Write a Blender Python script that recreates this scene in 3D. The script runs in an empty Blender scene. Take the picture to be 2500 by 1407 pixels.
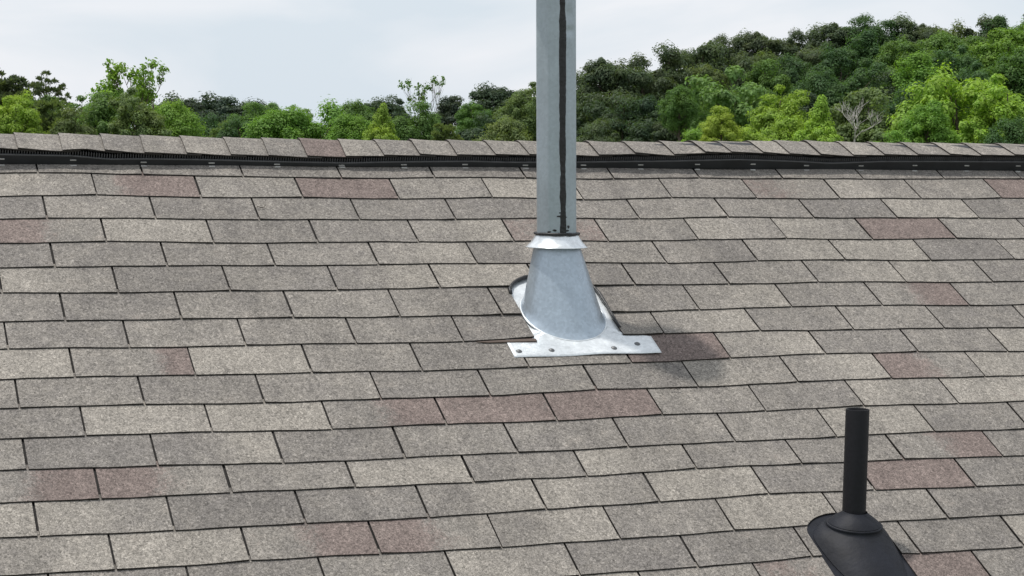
import bpy, bmesh, math, random
import numpy as np
from mathutils import Vector, Matrix

scene = bpy.context.scene
C = scene.collection

# ------------------------------------------------------------------ camera, sky, sun, exposure
cam_data = bpy.data.cameras.new('camera')
cam_data.sensor_width = 36.0
cam_data.lens = 70.34
cam_data.clip_start = 0.05
cam_data.clip_end = 12000
cam = bpy.data.objects.new('camera', cam_data)
C.objects.link(cam)
CAM = Vector((-0.64565, -6.01767, 5.32251))
rot = Matrix(((0.94311097, 0.01397779, -0.33218418),
              (-0.33228373, 0.07378762, -0.94028874),
              (0.01136792, 0.99717602, 0.07423451)))
cam.matrix_world = Matrix.Translation(CAM) @ rot.to_4x4()
scene.camera = cam

SUN = Vector((-0.317, 0.2014, 1.159)).normalized()
world = bpy.data.worlds.new('World')
scene.world = world
world.use_nodes = True
nt = world.node_tree
nt.nodes.clear()
def wn(t, **k):
    n = nt.nodes.new(t)
    for a, b in k.items(): setattr(n, a, b)
    return n
wl = nt.links.new
wout = wn('ShaderNodeOutputWorld')
bg = wn('ShaderNodeBackground'); bg.inputs['Strength'].default_value = 0.1
sky = wn('ShaderNodeTexSky', sky_type='NISHITA', sun_disc=False)
sky.sun_elevation = math.asin(SUN.z)
sky.sun_rotation = math.atan2(SUN.x, SUN.y)
sky.air_density = 1.0; sky.dust_density = 2.5; sky.ozone_density = 1.0
tc = wn('ShaderNodeTexCoord')
mp = wn('ShaderNodeMapping'); mp.inputs['Scale'].default_value = (1.0, 1.0, 3.2)
mp.inputs['Rotation'].default_value = (0.10, 0.16, 0.3)
mp.inputs['Location'].default_value = (0.35, 0.2, 0.0)
wl(tc.outputs['Generated'], mp.inputs['Vector'])
nz = wn('ShaderNodeTexNoise'); nz.inputs['Scale'].default_value = 4.6
nz.inputs['Detail'].default_value = 5; nz.inputs['Roughness'].default_value = 0.48; nz.inputs['Distortion'].default_value = 0.6
wl(mp.outputs[0], nz.inputs['Vector'])
cr = wn('ShaderNodeValToRGB')
cr.color_ramp.elements[0].position = 0.38; cr.color_ramp.elements[0].color = (7.3, 8.1, 8.85, 1)
cr.color_ramp.elements[1].position = 0.57; cr.color_ramp.elements[1].color = (9.0, 9.25, 9.7, 1)
wl(nz.outputs['Fac'], cr.inputs['Fac'])
mx = wn('ShaderNodeMix', data_type='RGBA'); mx.inputs['Factor'].default_value = 0.93
wl(sky.outputs[0], mx.inputs[6]); wl(cr.outputs[0], mx.inputs[7])
wl(mx.outputs[2], bg.inputs['Color'])
wl(bg.outputs[0], wout.inputs['Surface'])

sun_data = bpy.data.lights.new('sun', 'SUN')
sun_data.energy = 3.0
sun_data.angle = math.radians(2.2)
sun_data.color = (1.0, 0.955, 0.89)
sun = bpy.data.objects.new('sun', sun_data)
C.objects.link(sun)
sun.rotation_euler = SUN.to_track_quat('Z', 'Y').to_euler()
sun.location = (-20, 12, 60)

scene.view_settings.view_transform = 'Standard'
scene.view_settings.look = 'None'
scene.view_settings.exposure = 0.0
scene.view_settings.gamma = 1.0
scene.view_settings.use_curve_mapping = False
scene.render.engine = 'CYCLES'
scene.cycles.max_bounces = 5
scene.cycles.diffuse_bounces = 3
scene.cycles.use_denoising = True

# ------------------------------------------------------------------ helpers
PITCH = math.radians(28.4)
CP, SP = math.cos(PITCH), math.sin(PITCH)
Z0 = 5.2           # height of the butt line of the top course
APEX = 0.175       # distance from that line up the slope to the apex of the roof
T = 0.0040         # thickness of a shingle
rng = random.Random(7)

def pl(u, v, n=0.0):
    """roof coordinates (along the ridge, down the slope, off the surface) to world"""
    return Vector((u, -v * CP - n * SP, Z0 - v * SP + n * CP))
def plb(u, v, n=0.0):
    """the same on the back slope"""
    p = pl(u, v, n); ya = pl(0, -APEX).y
    return Vector((p.x, 2 * ya - p.y, p.z))

def mesh(name, verts, faces, mats, smooth=False, face_mat=None):
    me = bpy.data.meshes.new(name)
    me.from_pydata([tuple(v) for v in verts], [], faces)
    for m in (mats if isinstance(mats, (list, tuple)) else [mats]): me.materials.append(m)
    if face_mat is not None: me.polygons.foreach_set('material_index', face_mat)
    if smooth: me.polygons.foreach_set('use_smooth', [True] * len(me.polygons))
    me.update()
    return me
def obj(name, me, parent=None, origin=None):
    """link a mesh as one object; origin moves its pivot there"""
    if origin is not None:
        o_ = Vector(origin); me.transform(Matrix.Translation(-o_))
    o = bpy.data.objects.new(name, me)
    C.objects.link(o)
    if parent is not None: o.parent = parent
    if origin is not None: o.location = Vector(origin) - (parent.matrix_world_loc if False else Vector((0, 0, 0)))
    return o
def empty(name, loc=(0, 0, 0)):
    o = bpy.data.objects.new(name, None); C.objects.link(o); o.location = loc; o.empty_display_size = 0.2
    return o
def tag(o, label=None, cat=None, group=None, kind=None):
    if label: o['label'] = label
    if cat: o['category'] = cat
    if group: o['group'] = group
    if kind: o['kind'] = kind
    return o
def interp(tab, x):
    return float(np.interp(x, [a for a, _ in tab], [b for _, b in tab]))
def tube(path, radii, seg=8, cap=True):
    vs, fs = [], []
    n = len(path)
    ref = Vector((0.31, 0.2, 0.93)).normalized()
    for i, p in enumerate(path):
        d = (path[min(i + 1, n - 1)] - path[max(i - 1, 0)]).normalized()
        a = d.cross(ref)
        if a.length < 1e-3: a = d.cross(Vector((1, 0, 0)))
        a.normalize(); b = d.cross(a)
        for k in range(seg):
            t = 2 * math.pi * k / seg
            vs.append(p + (a * math.cos(t) + b * math.sin(t)) * radii[i])
    for i in range(n - 1):
        for k in range(seg):
            k2 = (k + 1) % seg
            fs.append((i * seg + k, i * seg + k2, (i + 1) * seg + k2, (i + 1) * seg + k))
    if cap:
        fs.append(tuple(range(seg))[::-1]); fs.append(tuple(range((n - 1) * seg, n * seg)))
    return vs, fs
def lathe(profile, seg=48, base=Vector((0, 0, 0))):
    vs, fs = [], []
    for r, z in profile:
        for k in range(seg):
            t = 2 * math.pi * k / seg
            vs.append(base + Vector((r * math.cos(t), r * math.sin(t), z)))
    for i in range(len(profile) - 1):
        for k in range(seg):
            k2 = (k + 1) % seg
            fs.append((i * seg + k, i * seg + k2, (i + 1) * seg + k2, (i + 1) * seg + k))
    return vs, fs
def fix_normals(me):
    bm = bmesh.new(); bm.from_mesh(me); bmesh.ops.recalc_face_normals(bm, faces=bm.faces[:]); bm.to_mesh(me); bm.free()
    return me

# ------------------------------------------------------------------ materials
def material(name):
    m = bpy.data.materials.new(name); m.use_nodes = True
    t = m.node_tree; t.nodes.clear()
    o = t.nodes.new('ShaderNodeOutputMaterial'); b = t.nodes.new('ShaderNodeBsdfPrincipled')
    t.links.new(b.outputs[0], o.inputs[0])
    return m, t, b, o
def N(t, typ, inp=None, **k):
    n = t.nodes.new(typ)
    for a, v in k.items(): setattr(n, a, v)
    for a, v in (inp or {}).items():
        if hasattr(v, 'links') or isinstance(v, bpy.types.NodeSocket): t.links.new(v, n.inputs[a])
        else: n.inputs[a].default_value = v
    return n
def MATH(t, op, a, b=None, clamp=False):
    n = t.nodes.new('ShaderNodeMath'); n.operation = op; n.use_clamp = clamp
    for i, v in enumerate((a, b)):
        if v is None: continue
        if isinstance(v, bpy.types.NodeSocket): t.links.new(v, n.inputs[i])
        else: n.inputs[i].default_value = v
    return n.outputs[0]
def MIX(t, fac, a, b, blend='MIX'):
    n = t.nodes.new('ShaderNodeMix'); n.data_type = 'RGBA'; n.blend_type = blend
    for i, v in ((0, fac), (6, a), (7, b)):
        if isinstance(v, bpy.types.NodeSocket): t.links.new(v, n.inputs[i])
        else: n.inputs[i].default_value = v if i == 0 else (*v, 1) if len(v) == 3 else v
    return n.outputs[2]
def RAMP(t, fac, stops):
    n = t.nodes.new('ShaderNodeValToRGB'); r = n.color_ramp
    while len(r.elements) < len(stops): r.elements.new(0.5)
    for e, (p, c) in zip(r.elements, stops):
        e.position = p; e.color = (c, c, c, 1) if isinstance(c, (int, float)) else (*c, 1)
    t.links.new(fac, n.inputs[0])
    return n.outputs[0]
def simple(name, col, rough, metal=0.0, bump=0.0, bscale=200.0, var=0.0, vscale=30.0, spec=0.5):
    m, t, b, o = material(name)
    b.inputs['Roughness'].default_value = rough; b.inputs['Metallic'].default_value = metal
    b.inputs['Specular IOR Level'].default_value = spec
    g = N(t, 'ShaderNodeNewGeometry')
    n1 = N(t, 'ShaderNodeTexNoise', {'Vector': g.outputs['Position'], 'Scale': vscale, 'Detail': 6.0})
    f = RAMP(t, n1.outputs['Fac'], [(0.3, 1 - var), (0.7, 1 + var)])
    t.links.new(MIX(t, 1.0, col, f, 'MULTIPLY'), b.inputs['Base Color'])
    if bump:
        n2 = N(t, 'ShaderNodeTexNoise', {'Vector': g.outputs['Position'], 'Scale': bscale, 'Detail': 4.0})
        bp = N(t, 'ShaderNodeBump', {'Height': n2.outputs['Fac'], 'Strength': bump, 'Distance': 0.004})
        t.links.new(bp.outputs[0], b.inputs['Normal'])
    return m

def shingle_material():
    m, t, b, o = material('granule_shingle')
    b.inputs['Roughness'].default_value = 0.92; b.inputs['Specular IOR Level'].default_value = 0.25
    pos = N(t, 'ShaderNodeNewGeometry').outputs['Position']
    att = N(t, 'ShaderNodeAttribute', attribute_name='tone')
    sep = N(t, 'ShaderNodeSeparateColor', {0: att.outputs['Color']})
    red, light, edge = sep.outputs[0], sep.outputs[1], sep.outputs[2]
    # granules: cells about 3 mm across, each of one stone colour
    v1 = N(t, 'ShaderNodeTexVoronoi', {'Vector': pos, 'Scale': 380.0}, feature='F1')
    s1 = N(t, 'ShaderNodeSeparateColor', {0: v1.outputs['Color']})
    v2 = N(t, 'ShaderNodeTexVoronoi', {'Vector': pos, 'Scale': 165.0}, feature='F1')
    s2 = N(t, 'ShaderNodeSeparateColor', {0: v2.outputs['Color']})
    blend = N(t, 'ShaderNodeTexNoise', {'Vector': pos, 'Scale': 45.0, 'Detail': 3.0}).outputs['Fac']
    # the blend drops of the factory: tone decides how many granules are pale or red
    patch = N(t, 'ShaderNodeTexNoise', {'Vector': pos, 'Scale': 14.0, 'Detail': 4.0, 'Roughness': 0.6}).outputs['Fac']
    wob = MATH(t, 'ADD', MATH(t, 'MULTIPLY', MATH(t, 'SUBTRACT', blend, 0.5), 0.6), MATH(t, 'MULTIPLY', MATH(t, 'SUBTRACT', patch, 0.5), 1.3))
    wob2 = MATH(t, 'MULTIPLY', MATH(t, 'SUBTRACT', s1.outputs[0], 0.5), 0.45)
    lf = MATH(t, 'ADD', MATH(t, 'ADD', light, wob), wob2, True)
    rf = MATH(t, 'MULTIPLY', MATH(t, 'SUBTRACT', MATH(t, 'ADD', red, MATH(t, 'ADD', wob2, wob)), 0.3), 2.4, True)
    grey = MIX(t, lf, SH_DARK, SH_PALE)
    redc = MIX(t, lf, SH_RED0, SH_RED1)
    col = MIX(t, rf, grey, redc)
    g1 = RAMP(t, s2.outputs[1], [(0.0, 0.66), (0.18, 0.9), (0.55, 1.0), (0.85, 1.1), (1.0, 1.35)])
    g2 = RAMP(t, s1.outputs[1], [(0.0, 0.62), (0.5, 1.0), (1.0, 1.38)])
    col = MIX(t, 1.0, col, g1, 'MULTIPLY'); col = MIX(t, 1.0, col, g2, 'MULTIPLY')
    # granule loss and dirt: broad uneven stains
    st = N(t, 'ShaderNodeTexNoise', {'Vector': pos, 'Scale': 3.1, 'Detail': 5.0}).outputs['Fac']
    col = MIX(t, 1.0, col, RAMP(t, st, [(0.3, 0.9), (0.7, 1.08)]), 'MULTIPLY')
    # run-off: faint streaks drawn out down the slope
    mp2 = N(t, 'ShaderNodeMapping', {'Vector': pos, 'Scale': (26.0, 1.6, 1.6)})
    run = N(t, 'ShaderNodeTexNoise', {'Vector': mp2.outputs[0], 'Scale': 1.0, 'Detail': 4.0}).outputs['Fac']
    col = MIX(t, 1.0, col, RAMP(t, run, [(0.3, 0.91), (0.7, 1.07)]), 'MULTIPLY')
    wear = N(t, 'ShaderNodeTexNoise', {'Vector': pos, 'Scale': 75.0, 'Detail': 2.0}).outputs['Fac']
    col = MIX(t, RAMP(t, wear, [(0.70, 0.0), (0.76, 0.55)]), col, (0.07, 0.066, 0.062))
    # cut edge of the mat: bare asphalt
    col = MIX(t, edge, col, (0.036, 0.032, 0.029))
    t.links.new(col, b.inputs['Base Color'])
    bp = N(t, 'ShaderNodeBump', {'Height': v1.outputs['Distance'], 'Strength': 0.35, 'Distance': 0.002})
    bp.invert = True
    t.links.new(bp.outputs[0], b.inputs['Normal'])
    return m

def galvanised(name, base, rough, spangle=0.12, streak=0.1, metal=0.75):
    m, t, b, o = material(name)
    pos = N(t, 'ShaderNodeNewGeometry').outputs['Position']
    v = N(t, 'ShaderNodeTexVoronoi', {'Vector': pos, 'Scale': 140.0})
    sp = N(t, 'ShaderNodeSeparateColor', {0: v.outputs['Color']}).outputs[0]
    n1 = N(t, 'ShaderNodeTexNoise', {'Vector': pos, 'Scale': 14.0, 'Detail': 7.0, 'Roughness': 0.62}).outputs['Fac']
    mp_ = N(t, 'ShaderNodeMapping', {'Vector': pos, 'Scale': (60.0, 60.0, 3.0)})
    n2 = N(t, 'ShaderNodeTexNoise', {'Vector': mp_.outputs[0], 'Scale': 1.0, 'Detail': 4.0}).outputs['Fac']
    c = MIX(t, 1.0, base, RAMP(t, sp, [(0.0, 1 - spangle), (1.0, 1 + spangle)]), 'MULTIPLY')
    c = MIX(t, 1.0, c, RAMP(t, n1, [(0.3, 1 - streak * 1.5), (0.7, 1 + streak * 1.5)]), 'MULTIPLY')
    c = MIX(t, 1.0, c, RAMP(t, n2, [(0.3, 1 - streak), (0.7, 1 + streak)]), 'MULTIPLY')
    t.links.new(c, b.inputs['Base Color'])
    b.inputs['Metallic'].default_value = metal
    t.links.new(RAMP(t, n1, [(0.3, rough - 0.08), (0.7, rough + 0.1)]), b.inputs['Roughness'])
    bp = N(t, 'ShaderNodeBump', {'Height': n1, 'Strength': 0.12, 'Distance': 0.01})
    t.links.new(bp.outputs[0], b.inputs['Normal'])
    return m

def leaf_material():
    m, t, b, o = material('foliage')
    oi = N(t, 'ShaderNodeObjectInfo')
    g = N(t, 'ShaderNodeNewGeometry')
    pos = g.outputs['Position']
    isl = g.outputs['Random Per Island']
    c = MIX(t, 1.0, oi.outputs['Color'], RAMP(t, isl, [(0.0, 0.7), (0.6, 1.0), (1.0, 1.32)]), 'MULTIPLY')
    big = N(t, 'ShaderNodeTexNoise', {'Vector': pos, 'Scale': 0.55, 'Detail': 3.0}).outputs['Fac']
    warm = MIX(t, 1.0, c, (1.12, 1.05, 0.8), 'MULTIPLY')
    c = MIX(t, RAMP(t, big, [(0.40, 0.0), (0.66, 1.0)]), c, warm)
    t.links.new(c, b.inputs['Base Color'])
    b.inputs['Roughness'].default_value = 0.62; b.inputs['Specular IOR Level'].default_value = 0.3
    tr = N(t, 'ShaderNodeBsdfTranslucent', {'Color': MIX(t, 1.0, c, (1.2, 1.25, 0.6), 'MULTIPLY')})
    ms = N(t, 'ShaderNodeMixShader', {0: 0.42})
    t.links.new(b.outputs[0], ms.inputs[1]); t.links.new(tr.outputs[0], ms.inputs[2])
    t.links.new(ms.outputs[0], o.inputs[0])
    return m

SH_DARK = (0.163, 0.150, 0.139); SH_PALE = (0.278, 0.255, 0.224)
SH_RED0 = (0.150, 0.118, 0.108); SH_RED1 = (0.214, 0.175, 0.158)
M_SH = shingle_material()
M_FELT = simple('asphalt_underlay', (0.018, 0.016, 0.015), 0.9, 0, 0.3, 300, 0.3)
M_PIPE = galvanised('galvanised_pipe', (0.37, 0.425, 0.46), 0.36, 0.06, 0.04, 0.4)
M_CONE = galvanised('galvanised_cone', (0.40, 0.465, 0.53), 0.33, 0.08, 0.05, 0.5)
M_COLLAR = galvanised('bright_collar', (0.74, 0.77, 0.79), 0.30, 0.06, 0.08)
M_PLATE = galvanised('flashing_sheet', (0.66, 0.69, 0.71), 0.45, 0.08, 0.05, 0.5)
M_SEAL_AND_SHADE = simple('black_sealant_and_gap_shade', (0.012, 0.012, 0.013), 0.45, 0, 0.6, 120, 0.3)
M_NAIL = simple('nail_head', (0.13, 0.135, 0.14), 0.5, 0.5)
M_VENT = simple('black_vent_plastic', (0.016, 0.017, 0.020), 0.55, 0, 0.2, 60, 0.35, 14)
M_RIM = simple('vent_rim_plastic', (0.10, 0.10, 0.105), 0.5, 0, 0, 60, 0.2)
M_FIN = simple('vent_fin_plastic', (0.095, 0.095, 0.10), 0.5, 0, 0, 60, 0.2)
M_SUN_SPOT = simple('painted_sun_spot', (0.50, 0.49, 0.47), 0.5, 0.2, 0, 60, 0.2)  # pale grey put in for sunlight through the vent slots
M_RUBBER = simple('weathered_black_boot', (0.010, 0.0115, 0.017), 0.6, 0, 0.3, 60, 0.35, 18, 0.25)
M_ABS = simple('black_pipe', (0.0065, 0.0065, 0.009), 0.55, 0, 0.15, 90, 0.2, 30, 0.3)
M_BARK = simple('bark', (0.11, 0.085, 0.065), 0.9, 0, 0.8, 12, 0.3, 5)
M_DEAD = simple('bleached_wood', (0.52, 0.49, 0.46), 0.85, 0, 0.4, 20, 0.2, 5)
M_TWIG = simple('dry_twig', (0.05, 0.04, 0.03), 0.9)
M_WALL = simple('pale_siding', (0.60, 0.57, 0.50), 0.8, 0, 0.1, 20, 0.05)
M_LEAF = leaf_material()
M_GROUND = simple('grass_ground', (0.06, 0.085, 0.03), 0.95, 0, 0.5, 2.0, 0.3, 0.05)

# ------------------------------------------------------------------ measured tables (metres)
SEAM_FIRST=-6
SEAMS=[
 [(-1.8329,0.0088),(-1.5281,0.0080),(-1.2233,0.0070),(-0.9185,0.0057),(-0.6137,0.0039),(-0.3089,0.0015),(-0.0015,-0.0044),(0.3031,0.0034),(0.6071,0.0136),(0.9122,0.0156),(1.2136,0.0133),(1.5151,0.0155),(1.8173,0.0178),(2.1272,0.0040),(2.4299,0.0088),(2.7321,0.0137),(3.0499,0.0042),(3.3618,0.0019),(3.6535,0.0054),(3.9583,0.0068),(4.2631,0.0078),(4.5679,0.0086),(4.8727,0.0092),(5.1775,0.0097)],
 [(-1.6797,0.1365),(-1.3749,0.1360),(-1.0701,0.1354),(-0.7653,0.1346),(-0.4605,0.1335),(-0.1557,0.1320),(0.1533,0.1284),(0.4575,0.1379),(0.7646,0.1373),(1.0652,0.1430),(1.3672,0.1404),(1.6688,0.1508),(1.9779,0.1349),(2.2797,0.1366),(2.5810,0.1452),(2.8911,0.1424),(3.2078,0.1349),(3.5019,0.1360),(3.8067,0.1365),(4.1115,0.1368),(4.4163,0.1371),(4.7211,0.1373),(5.0259,0.1374),(5.3307,0.1375)],
 [(-1.8339,0.2640),(-1.5291,0.2636),(-1.2243,0.2632),(-0.9195,0.2625),(-0.6147,0.2617),(-0.3099,0.2606),(-0.0013,0.2579),(0.3047,0.2630),(0.6083,0.2643),(0.9108,0.2675),(1.2115,0.2688),(1.5189,0.2668),(1.8176,0.2649),(2.1271,0.2574),(2.4305,0.2651),(2.7337,0.2707),(3.0475,0.2674),(3.3477,0.2665),(3.6525,0.2661),(3.9573,0.2658),(4.2621,0.2656),(4.5669,0.2655),(4.8717,0.2653),(5.1765,0.2653)],
 [(-1.6853,0.3959),(-1.3805,0.3954),(-1.0757,0.3948),(-0.7709,0.3939),(-0.4661,0.3928),(-0.1613,0.3912),(0.1480,0.3874),(0.4515,0.3962),(0.7568,0.3936),(1.0600,0.3986),(1.3601,0.3996),(1.6643,0.4027),(1.9709,0.3913),(2.2749,0.3941),(2.5777,0.4034),(2.8882,0.3998),(3.1915,0.3989),(3.4963,0.3985),(3.8011,0.3982),(4.1059,0.3980),(4.4107,0.3979),(4.7155,0.3978),(5.0203,0.3977),(5.3251,0.3976)],
 [(-1.8407,0.5216),(-1.5359,0.5213),(-1.2311,0.5211),(-0.9263,0.5207),(-0.6215,0.5202),(-0.3167,0.5195),(-0.0070,0.5178),(0.2990,0.5193),(0.6064,0.5169),(0.9068,0.5217),(1.2073,0.5227),(1.5121,0.5255),(1.8110,0.5282),(2.1201,0.5209),(2.4204,0.5254),(2.7247,0.5320),(3.0361,0.5283),(3.3409,0.5259),(3.6457,0.5250),(3.9505,0.5243),(4.2553,0.5238),(4.5601,0.5234),(4.8649,0.5231),(5.1697,0.5229)],
 [(-1.9908,0.6506),(-1.6860,0.6503),(-1.3812,0.6500),(-1.0764,0.6495),(-0.7716,0.6489),(-0.4668,0.6481),(-0.1587,0.6462),(0.1475,0.6516),(0.4532,0.6498),(0.7577,0.6494),(1.0587,0.6524),(1.3620,0.6518),(1.6626,0.6513),(1.9701,0.6491),(2.2698,0.6513),(2.5731,0.6575),(2.8804,0.6618),(3.1908,0.6578),(3.4956,0.6562),(3.8004,0.6550),(4.1052,0.6540),(4.4100,0.6534),(4.7148,0.6528),(5.0196,0.6525)],
 [(-1.8396,0.7874),(-1.5348,0.7873),(-1.2300,0.7871),(-0.9252,0.7868),(-0.6204,0.7865),(-0.3156,0.7861),(-0.0080,0.7851),(0.2980,0.7841),(0.6028,0.7878),(0.9041,0.7930),(1.2012,0.8015),(1.5132,0.7947),(1.8164,0.7878),(2.1228,0.7790),(2.4240,0.7869),(2.7268,0.7929),(3.0372,0.7910),(3.3420,0.7902),(3.6468,0.7896),(3.9516,0.7891),(4.2564,0.7888),(4.5612,0.7885),(4.8660,0.7884),(5.1708,0.7882)],
 [(-1.9963,0.9140),(-1.6915,0.9138),(-1.3867,0.9136),(-1.0819,0.9132),(-0.7771,0.9127),(-0.4723,0.9120),(-0.1643,0.9104),(0.1426,0.9152),(0.4479,0.9147),(0.7491,0.9186),(1.0517,0.9257),(1.3565,0.9159),(1.6589,0.9060),(1.9650,0.9051),(2.2672,0.9111),(2.5707,0.9170),(2.8805,0.9161),(3.1853,0.9157),(3.4901,0.9155),(3.7949,0.9153),(4.0997,0.9151),(4.4045,0.9150),(4.7093,0.9149),(5.0141,0.9149)],
 [(-1.8431,1.0435),(-1.5383,1.0434),(-1.2335,1.0434),(-0.9287,1.0433),(-0.6239,1.0433),(-0.3191,1.0432),(-0.0123,1.0429),(0.2935,1.0434),(0.5985,1.0498),(0.8997,1.0574),(1.2007,1.0566),(1.5096,1.0454),(1.8146,1.0366),(2.1195,1.0305),(2.4213,1.0345),(2.7217,1.0437),(3.0337,1.0437),(3.3385,1.0436),(3.6433,1.0436),(3.9481,1.0436),(4.2529,1.0436),(4.5577,1.0436),(4.8625,1.0436),(5.1673,1.0436)],
 [(-1.9920,1.1678),(-1.6872,1.1677),(-1.3824,1.1675),(-1.0776,1.1672),(-0.7728,1.1669),(-0.4680,1.1664),(-0.1598,1.1652),(0.1455,1.1683),(0.4493,1.1739),(0.7556,1.1793),(1.0552,1.1807),(1.3615,1.1692),(1.6636,1.1679),(1.9696,1.1646),(2.2697,1.1621),(2.5764,1.1682),(2.8848,1.1682),(3.1896,1.1682),(3.4944,1.1682),(3.7992,1.1682),(4.1040,1.1683),(4.4088,1.1683),(4.7136,1.1683),(5.0184,1.1683)],
 [(-1.8429,1.2905),(-1.5381,1.2904),(-1.2333,1.2902),(-0.9285,1.2901),(-0.6237,1.2898),(-0.3189,1.2895),(-0.0140,1.2886),(0.2950,1.2897),(0.5985,1.2986),(0.9001,1.2996),(1.2050,1.3003),(1.5099,1.2908),(1.8165,1.2901),(2.1180,1.2902),(2.4214,1.2915),(2.7291,1.2912),(3.0339,1.2911),(3.3387,1.2911),(3.6435,1.2910),(3.9483,1.2909),(4.2531,1.2909),(4.5579,1.2909),(4.8627,1.2909),(5.1675,1.2908)],
 [(-1.9908,1.4200),(-1.6860,1.4195),(-1.3812,1.4188),(-1.0764,1.4179),(-0.7716,1.4167),(-0.4668,1.4151),(-0.1636,1.4111),(0.1420,1.4175),(0.4472,1.4275),(0.7558,1.4318),(1.0559,1.4305),(1.3633,1.4230),(1.6698,1.4204),(1.9717,1.4215),(2.2764,1.4190),(2.5812,1.4200),(2.8860,1.4204),(3.1908,1.4206),(3.4956,1.4209),(3.8004,1.4210),(4.1052,1.4212),(4.4100,1.4212),(4.7148,1.4213),(5.0196,1.4214)],
 [(-1.8380,1.5340),(-1.5332,1.5339),(-1.2284,1.5339),(-0.9236,1.5338),(-0.6188,1.5337),(-0.3140,1.5335),(-0.0087,1.5331),(0.2998,1.5338),(0.6031,1.5373),(0.9040,1.5427),(1.2086,1.5364),(1.5159,1.5263),(1.8196,1.5298),(2.1224,1.5341),(2.4283,1.5398),(2.7340,1.5376),(3.0388,1.5368),(3.3436,1.5361),(3.6484,1.5356),(3.9532,1.5352),(4.2580,1.5350),(4.5628,1.5348),(4.8676,1.5346),(5.1724,1.5345)],
 [(-1.9881,1.6601),(-1.6833,1.6601),(-1.3785,1.6600),(-1.0737,1.6599),(-0.7689,1.6597),(-0.4641,1.6595),(-0.1621,1.6591),(0.1449,1.6603),(0.4531,1.6646),(0.7551,1.6675),(1.0589,1.6617),(1.3655,1.6508),(1.6720,1.6470),(1.9764,1.6538),(2.2751,1.6642),(2.5839,1.6627),(2.8887,1.6621),(3.1935,1.6616),(3.4983,1.6613),(3.8031,1.6611),(4.1079,1.6609),(4.4127,1.6607),(4.7175,1.6606),(5.0223,1.6605)],
 [(-1.8347,1.7870),(-1.5299,1.7870),(-1.2251,1.7870),(-0.9203,1.7870),(-0.6155,1.7870),(-0.3107,1.7870),(-0.0062,1.7870),(0.2996,1.7844),(0.6039,1.7905),(0.9037,1.7915),(1.2105,1.7870),(1.5199,1.7788),(1.8229,1.7819),(2.1277,1.7832),(2.4325,1.7842),(2.7373,1.7849),(3.0421,1.7854),(3.3469,1.7858),(3.6517,1.7861),(3.9565,1.7863),(4.2613,1.7865),(4.5661,1.7866),(4.8709,1.7867),(5.1757,1.7868)],
 [(-1.9823,1.9062),(-1.6775,1.9062),(-1.3727,1.9062),(-1.0679,1.9063),(-0.7631,1.9063),(-0.4583,1.9064),(-0.1535,1.9065),(0.1513,1.9066),(0.4561,1.9067),(0.7609,1.9069),(1.0639,1.9073),(1.3715,1.9050),(1.6829,1.8966),(1.9792,1.9124),(2.2849,1.9100),(2.5897,1.9091),(2.8945,1.9083),(3.1993,1.9078),(3.5041,1.9074),(3.8089,1.9071),(4.1137,1.9068),(4.4185,1.9067),(4.7233,1.9065),(5.0281,1.9064)],
]
CAP_EDGE=[(-0.107,0.0146),(-0.056,0.0124),(0.075,0.0068),(0.136,0.0157),(0.199,0.0094),(0.319,0.0036),(0.442,0.0019),(0.576,-0.0025),(0.697,-0.0029),(0.816,-0.0061),(0.943,-0.0050),(1.059,0.0004),(1.179,0.0029),(1.304,0.0026),(1.428,0.0067),(1.543,0.0077),(1.786,0.0069),(1.913,0.0173),(2.048,0.0108),(2.159,0.0211),(2.256,0.0236),(2.374,0.0232),(2.473,0.0194),(2.589,0.0173),(2.714,0.0153),(2.836,0.0196),(2.964,0.0208),(3.090,0.0236),(3.214,0.0214),(3.350,0.0243)]
VENT_RIM=[(-0.106,0.0190),(0.107,0.0155),(0.209,0.0039),(0.313,0.0062),(0.499,0.0050),(0.656,0.0006),(0.947,-0.0042),(1.080,0.0012),(1.350,0.0064),(1.488,0.0031),(1.713,0.0064),(2.061,0.0139),(2.285,0.0220),(2.475,0.0173),(2.637,0.0092),(2.827,0.0187),(3.068,0.0207),(3.399,0.0218)]
CAP_TOP=[(-0.095,-0.0021),(0.085,-0.0013),(0.332,-0.0035),(0.585,-0.0070),(0.978,-0.0093),(1.529,-0.0076),(1.816,-0.0074),(2.340,-0.0007),(2.495,0.0036),(2.811,0.0012),(3.138,0.0016),(3.475,0.0020)]
CAP_SEAMS=[-0.056,0.075,0.199,0.319,0.442,0.576,0.697,0.816,0.943,1.059,1.179,1.304,1.428,1.543,1.664,1.786,1.913,2.048,2.159,2.256,2.374,2.473,2.589,2.714,2.836,2.964,3.090,3.214,3.350]
SLOT_SPOTS=[-0.103,0.105,0.314,0.520,0.723,0.928,1.129,1.331,1.535,1.735,1.936,2.139,2.342,2.543,2.751,2.960,3.166,3.374]
GREENS={'yel': (0.36, 0.47, 0.085), 'bri': (0.27, 0.41, 0.07), 'lim': (0.175, 0.32, 0.06), 'mid': (0.115, 0.215, 0.058), 'deep': (0.07, 0.142, 0.055), 'dk': (0.056, 0.098, 0.055), 'oliv': (0.145, 0.205, 0.08), 'pine': (0.095, 0.136, 0.076), 'far': (0.066, 0.102, 0.072), 'med': (0.165, 0.285, 0.095)}
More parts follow.
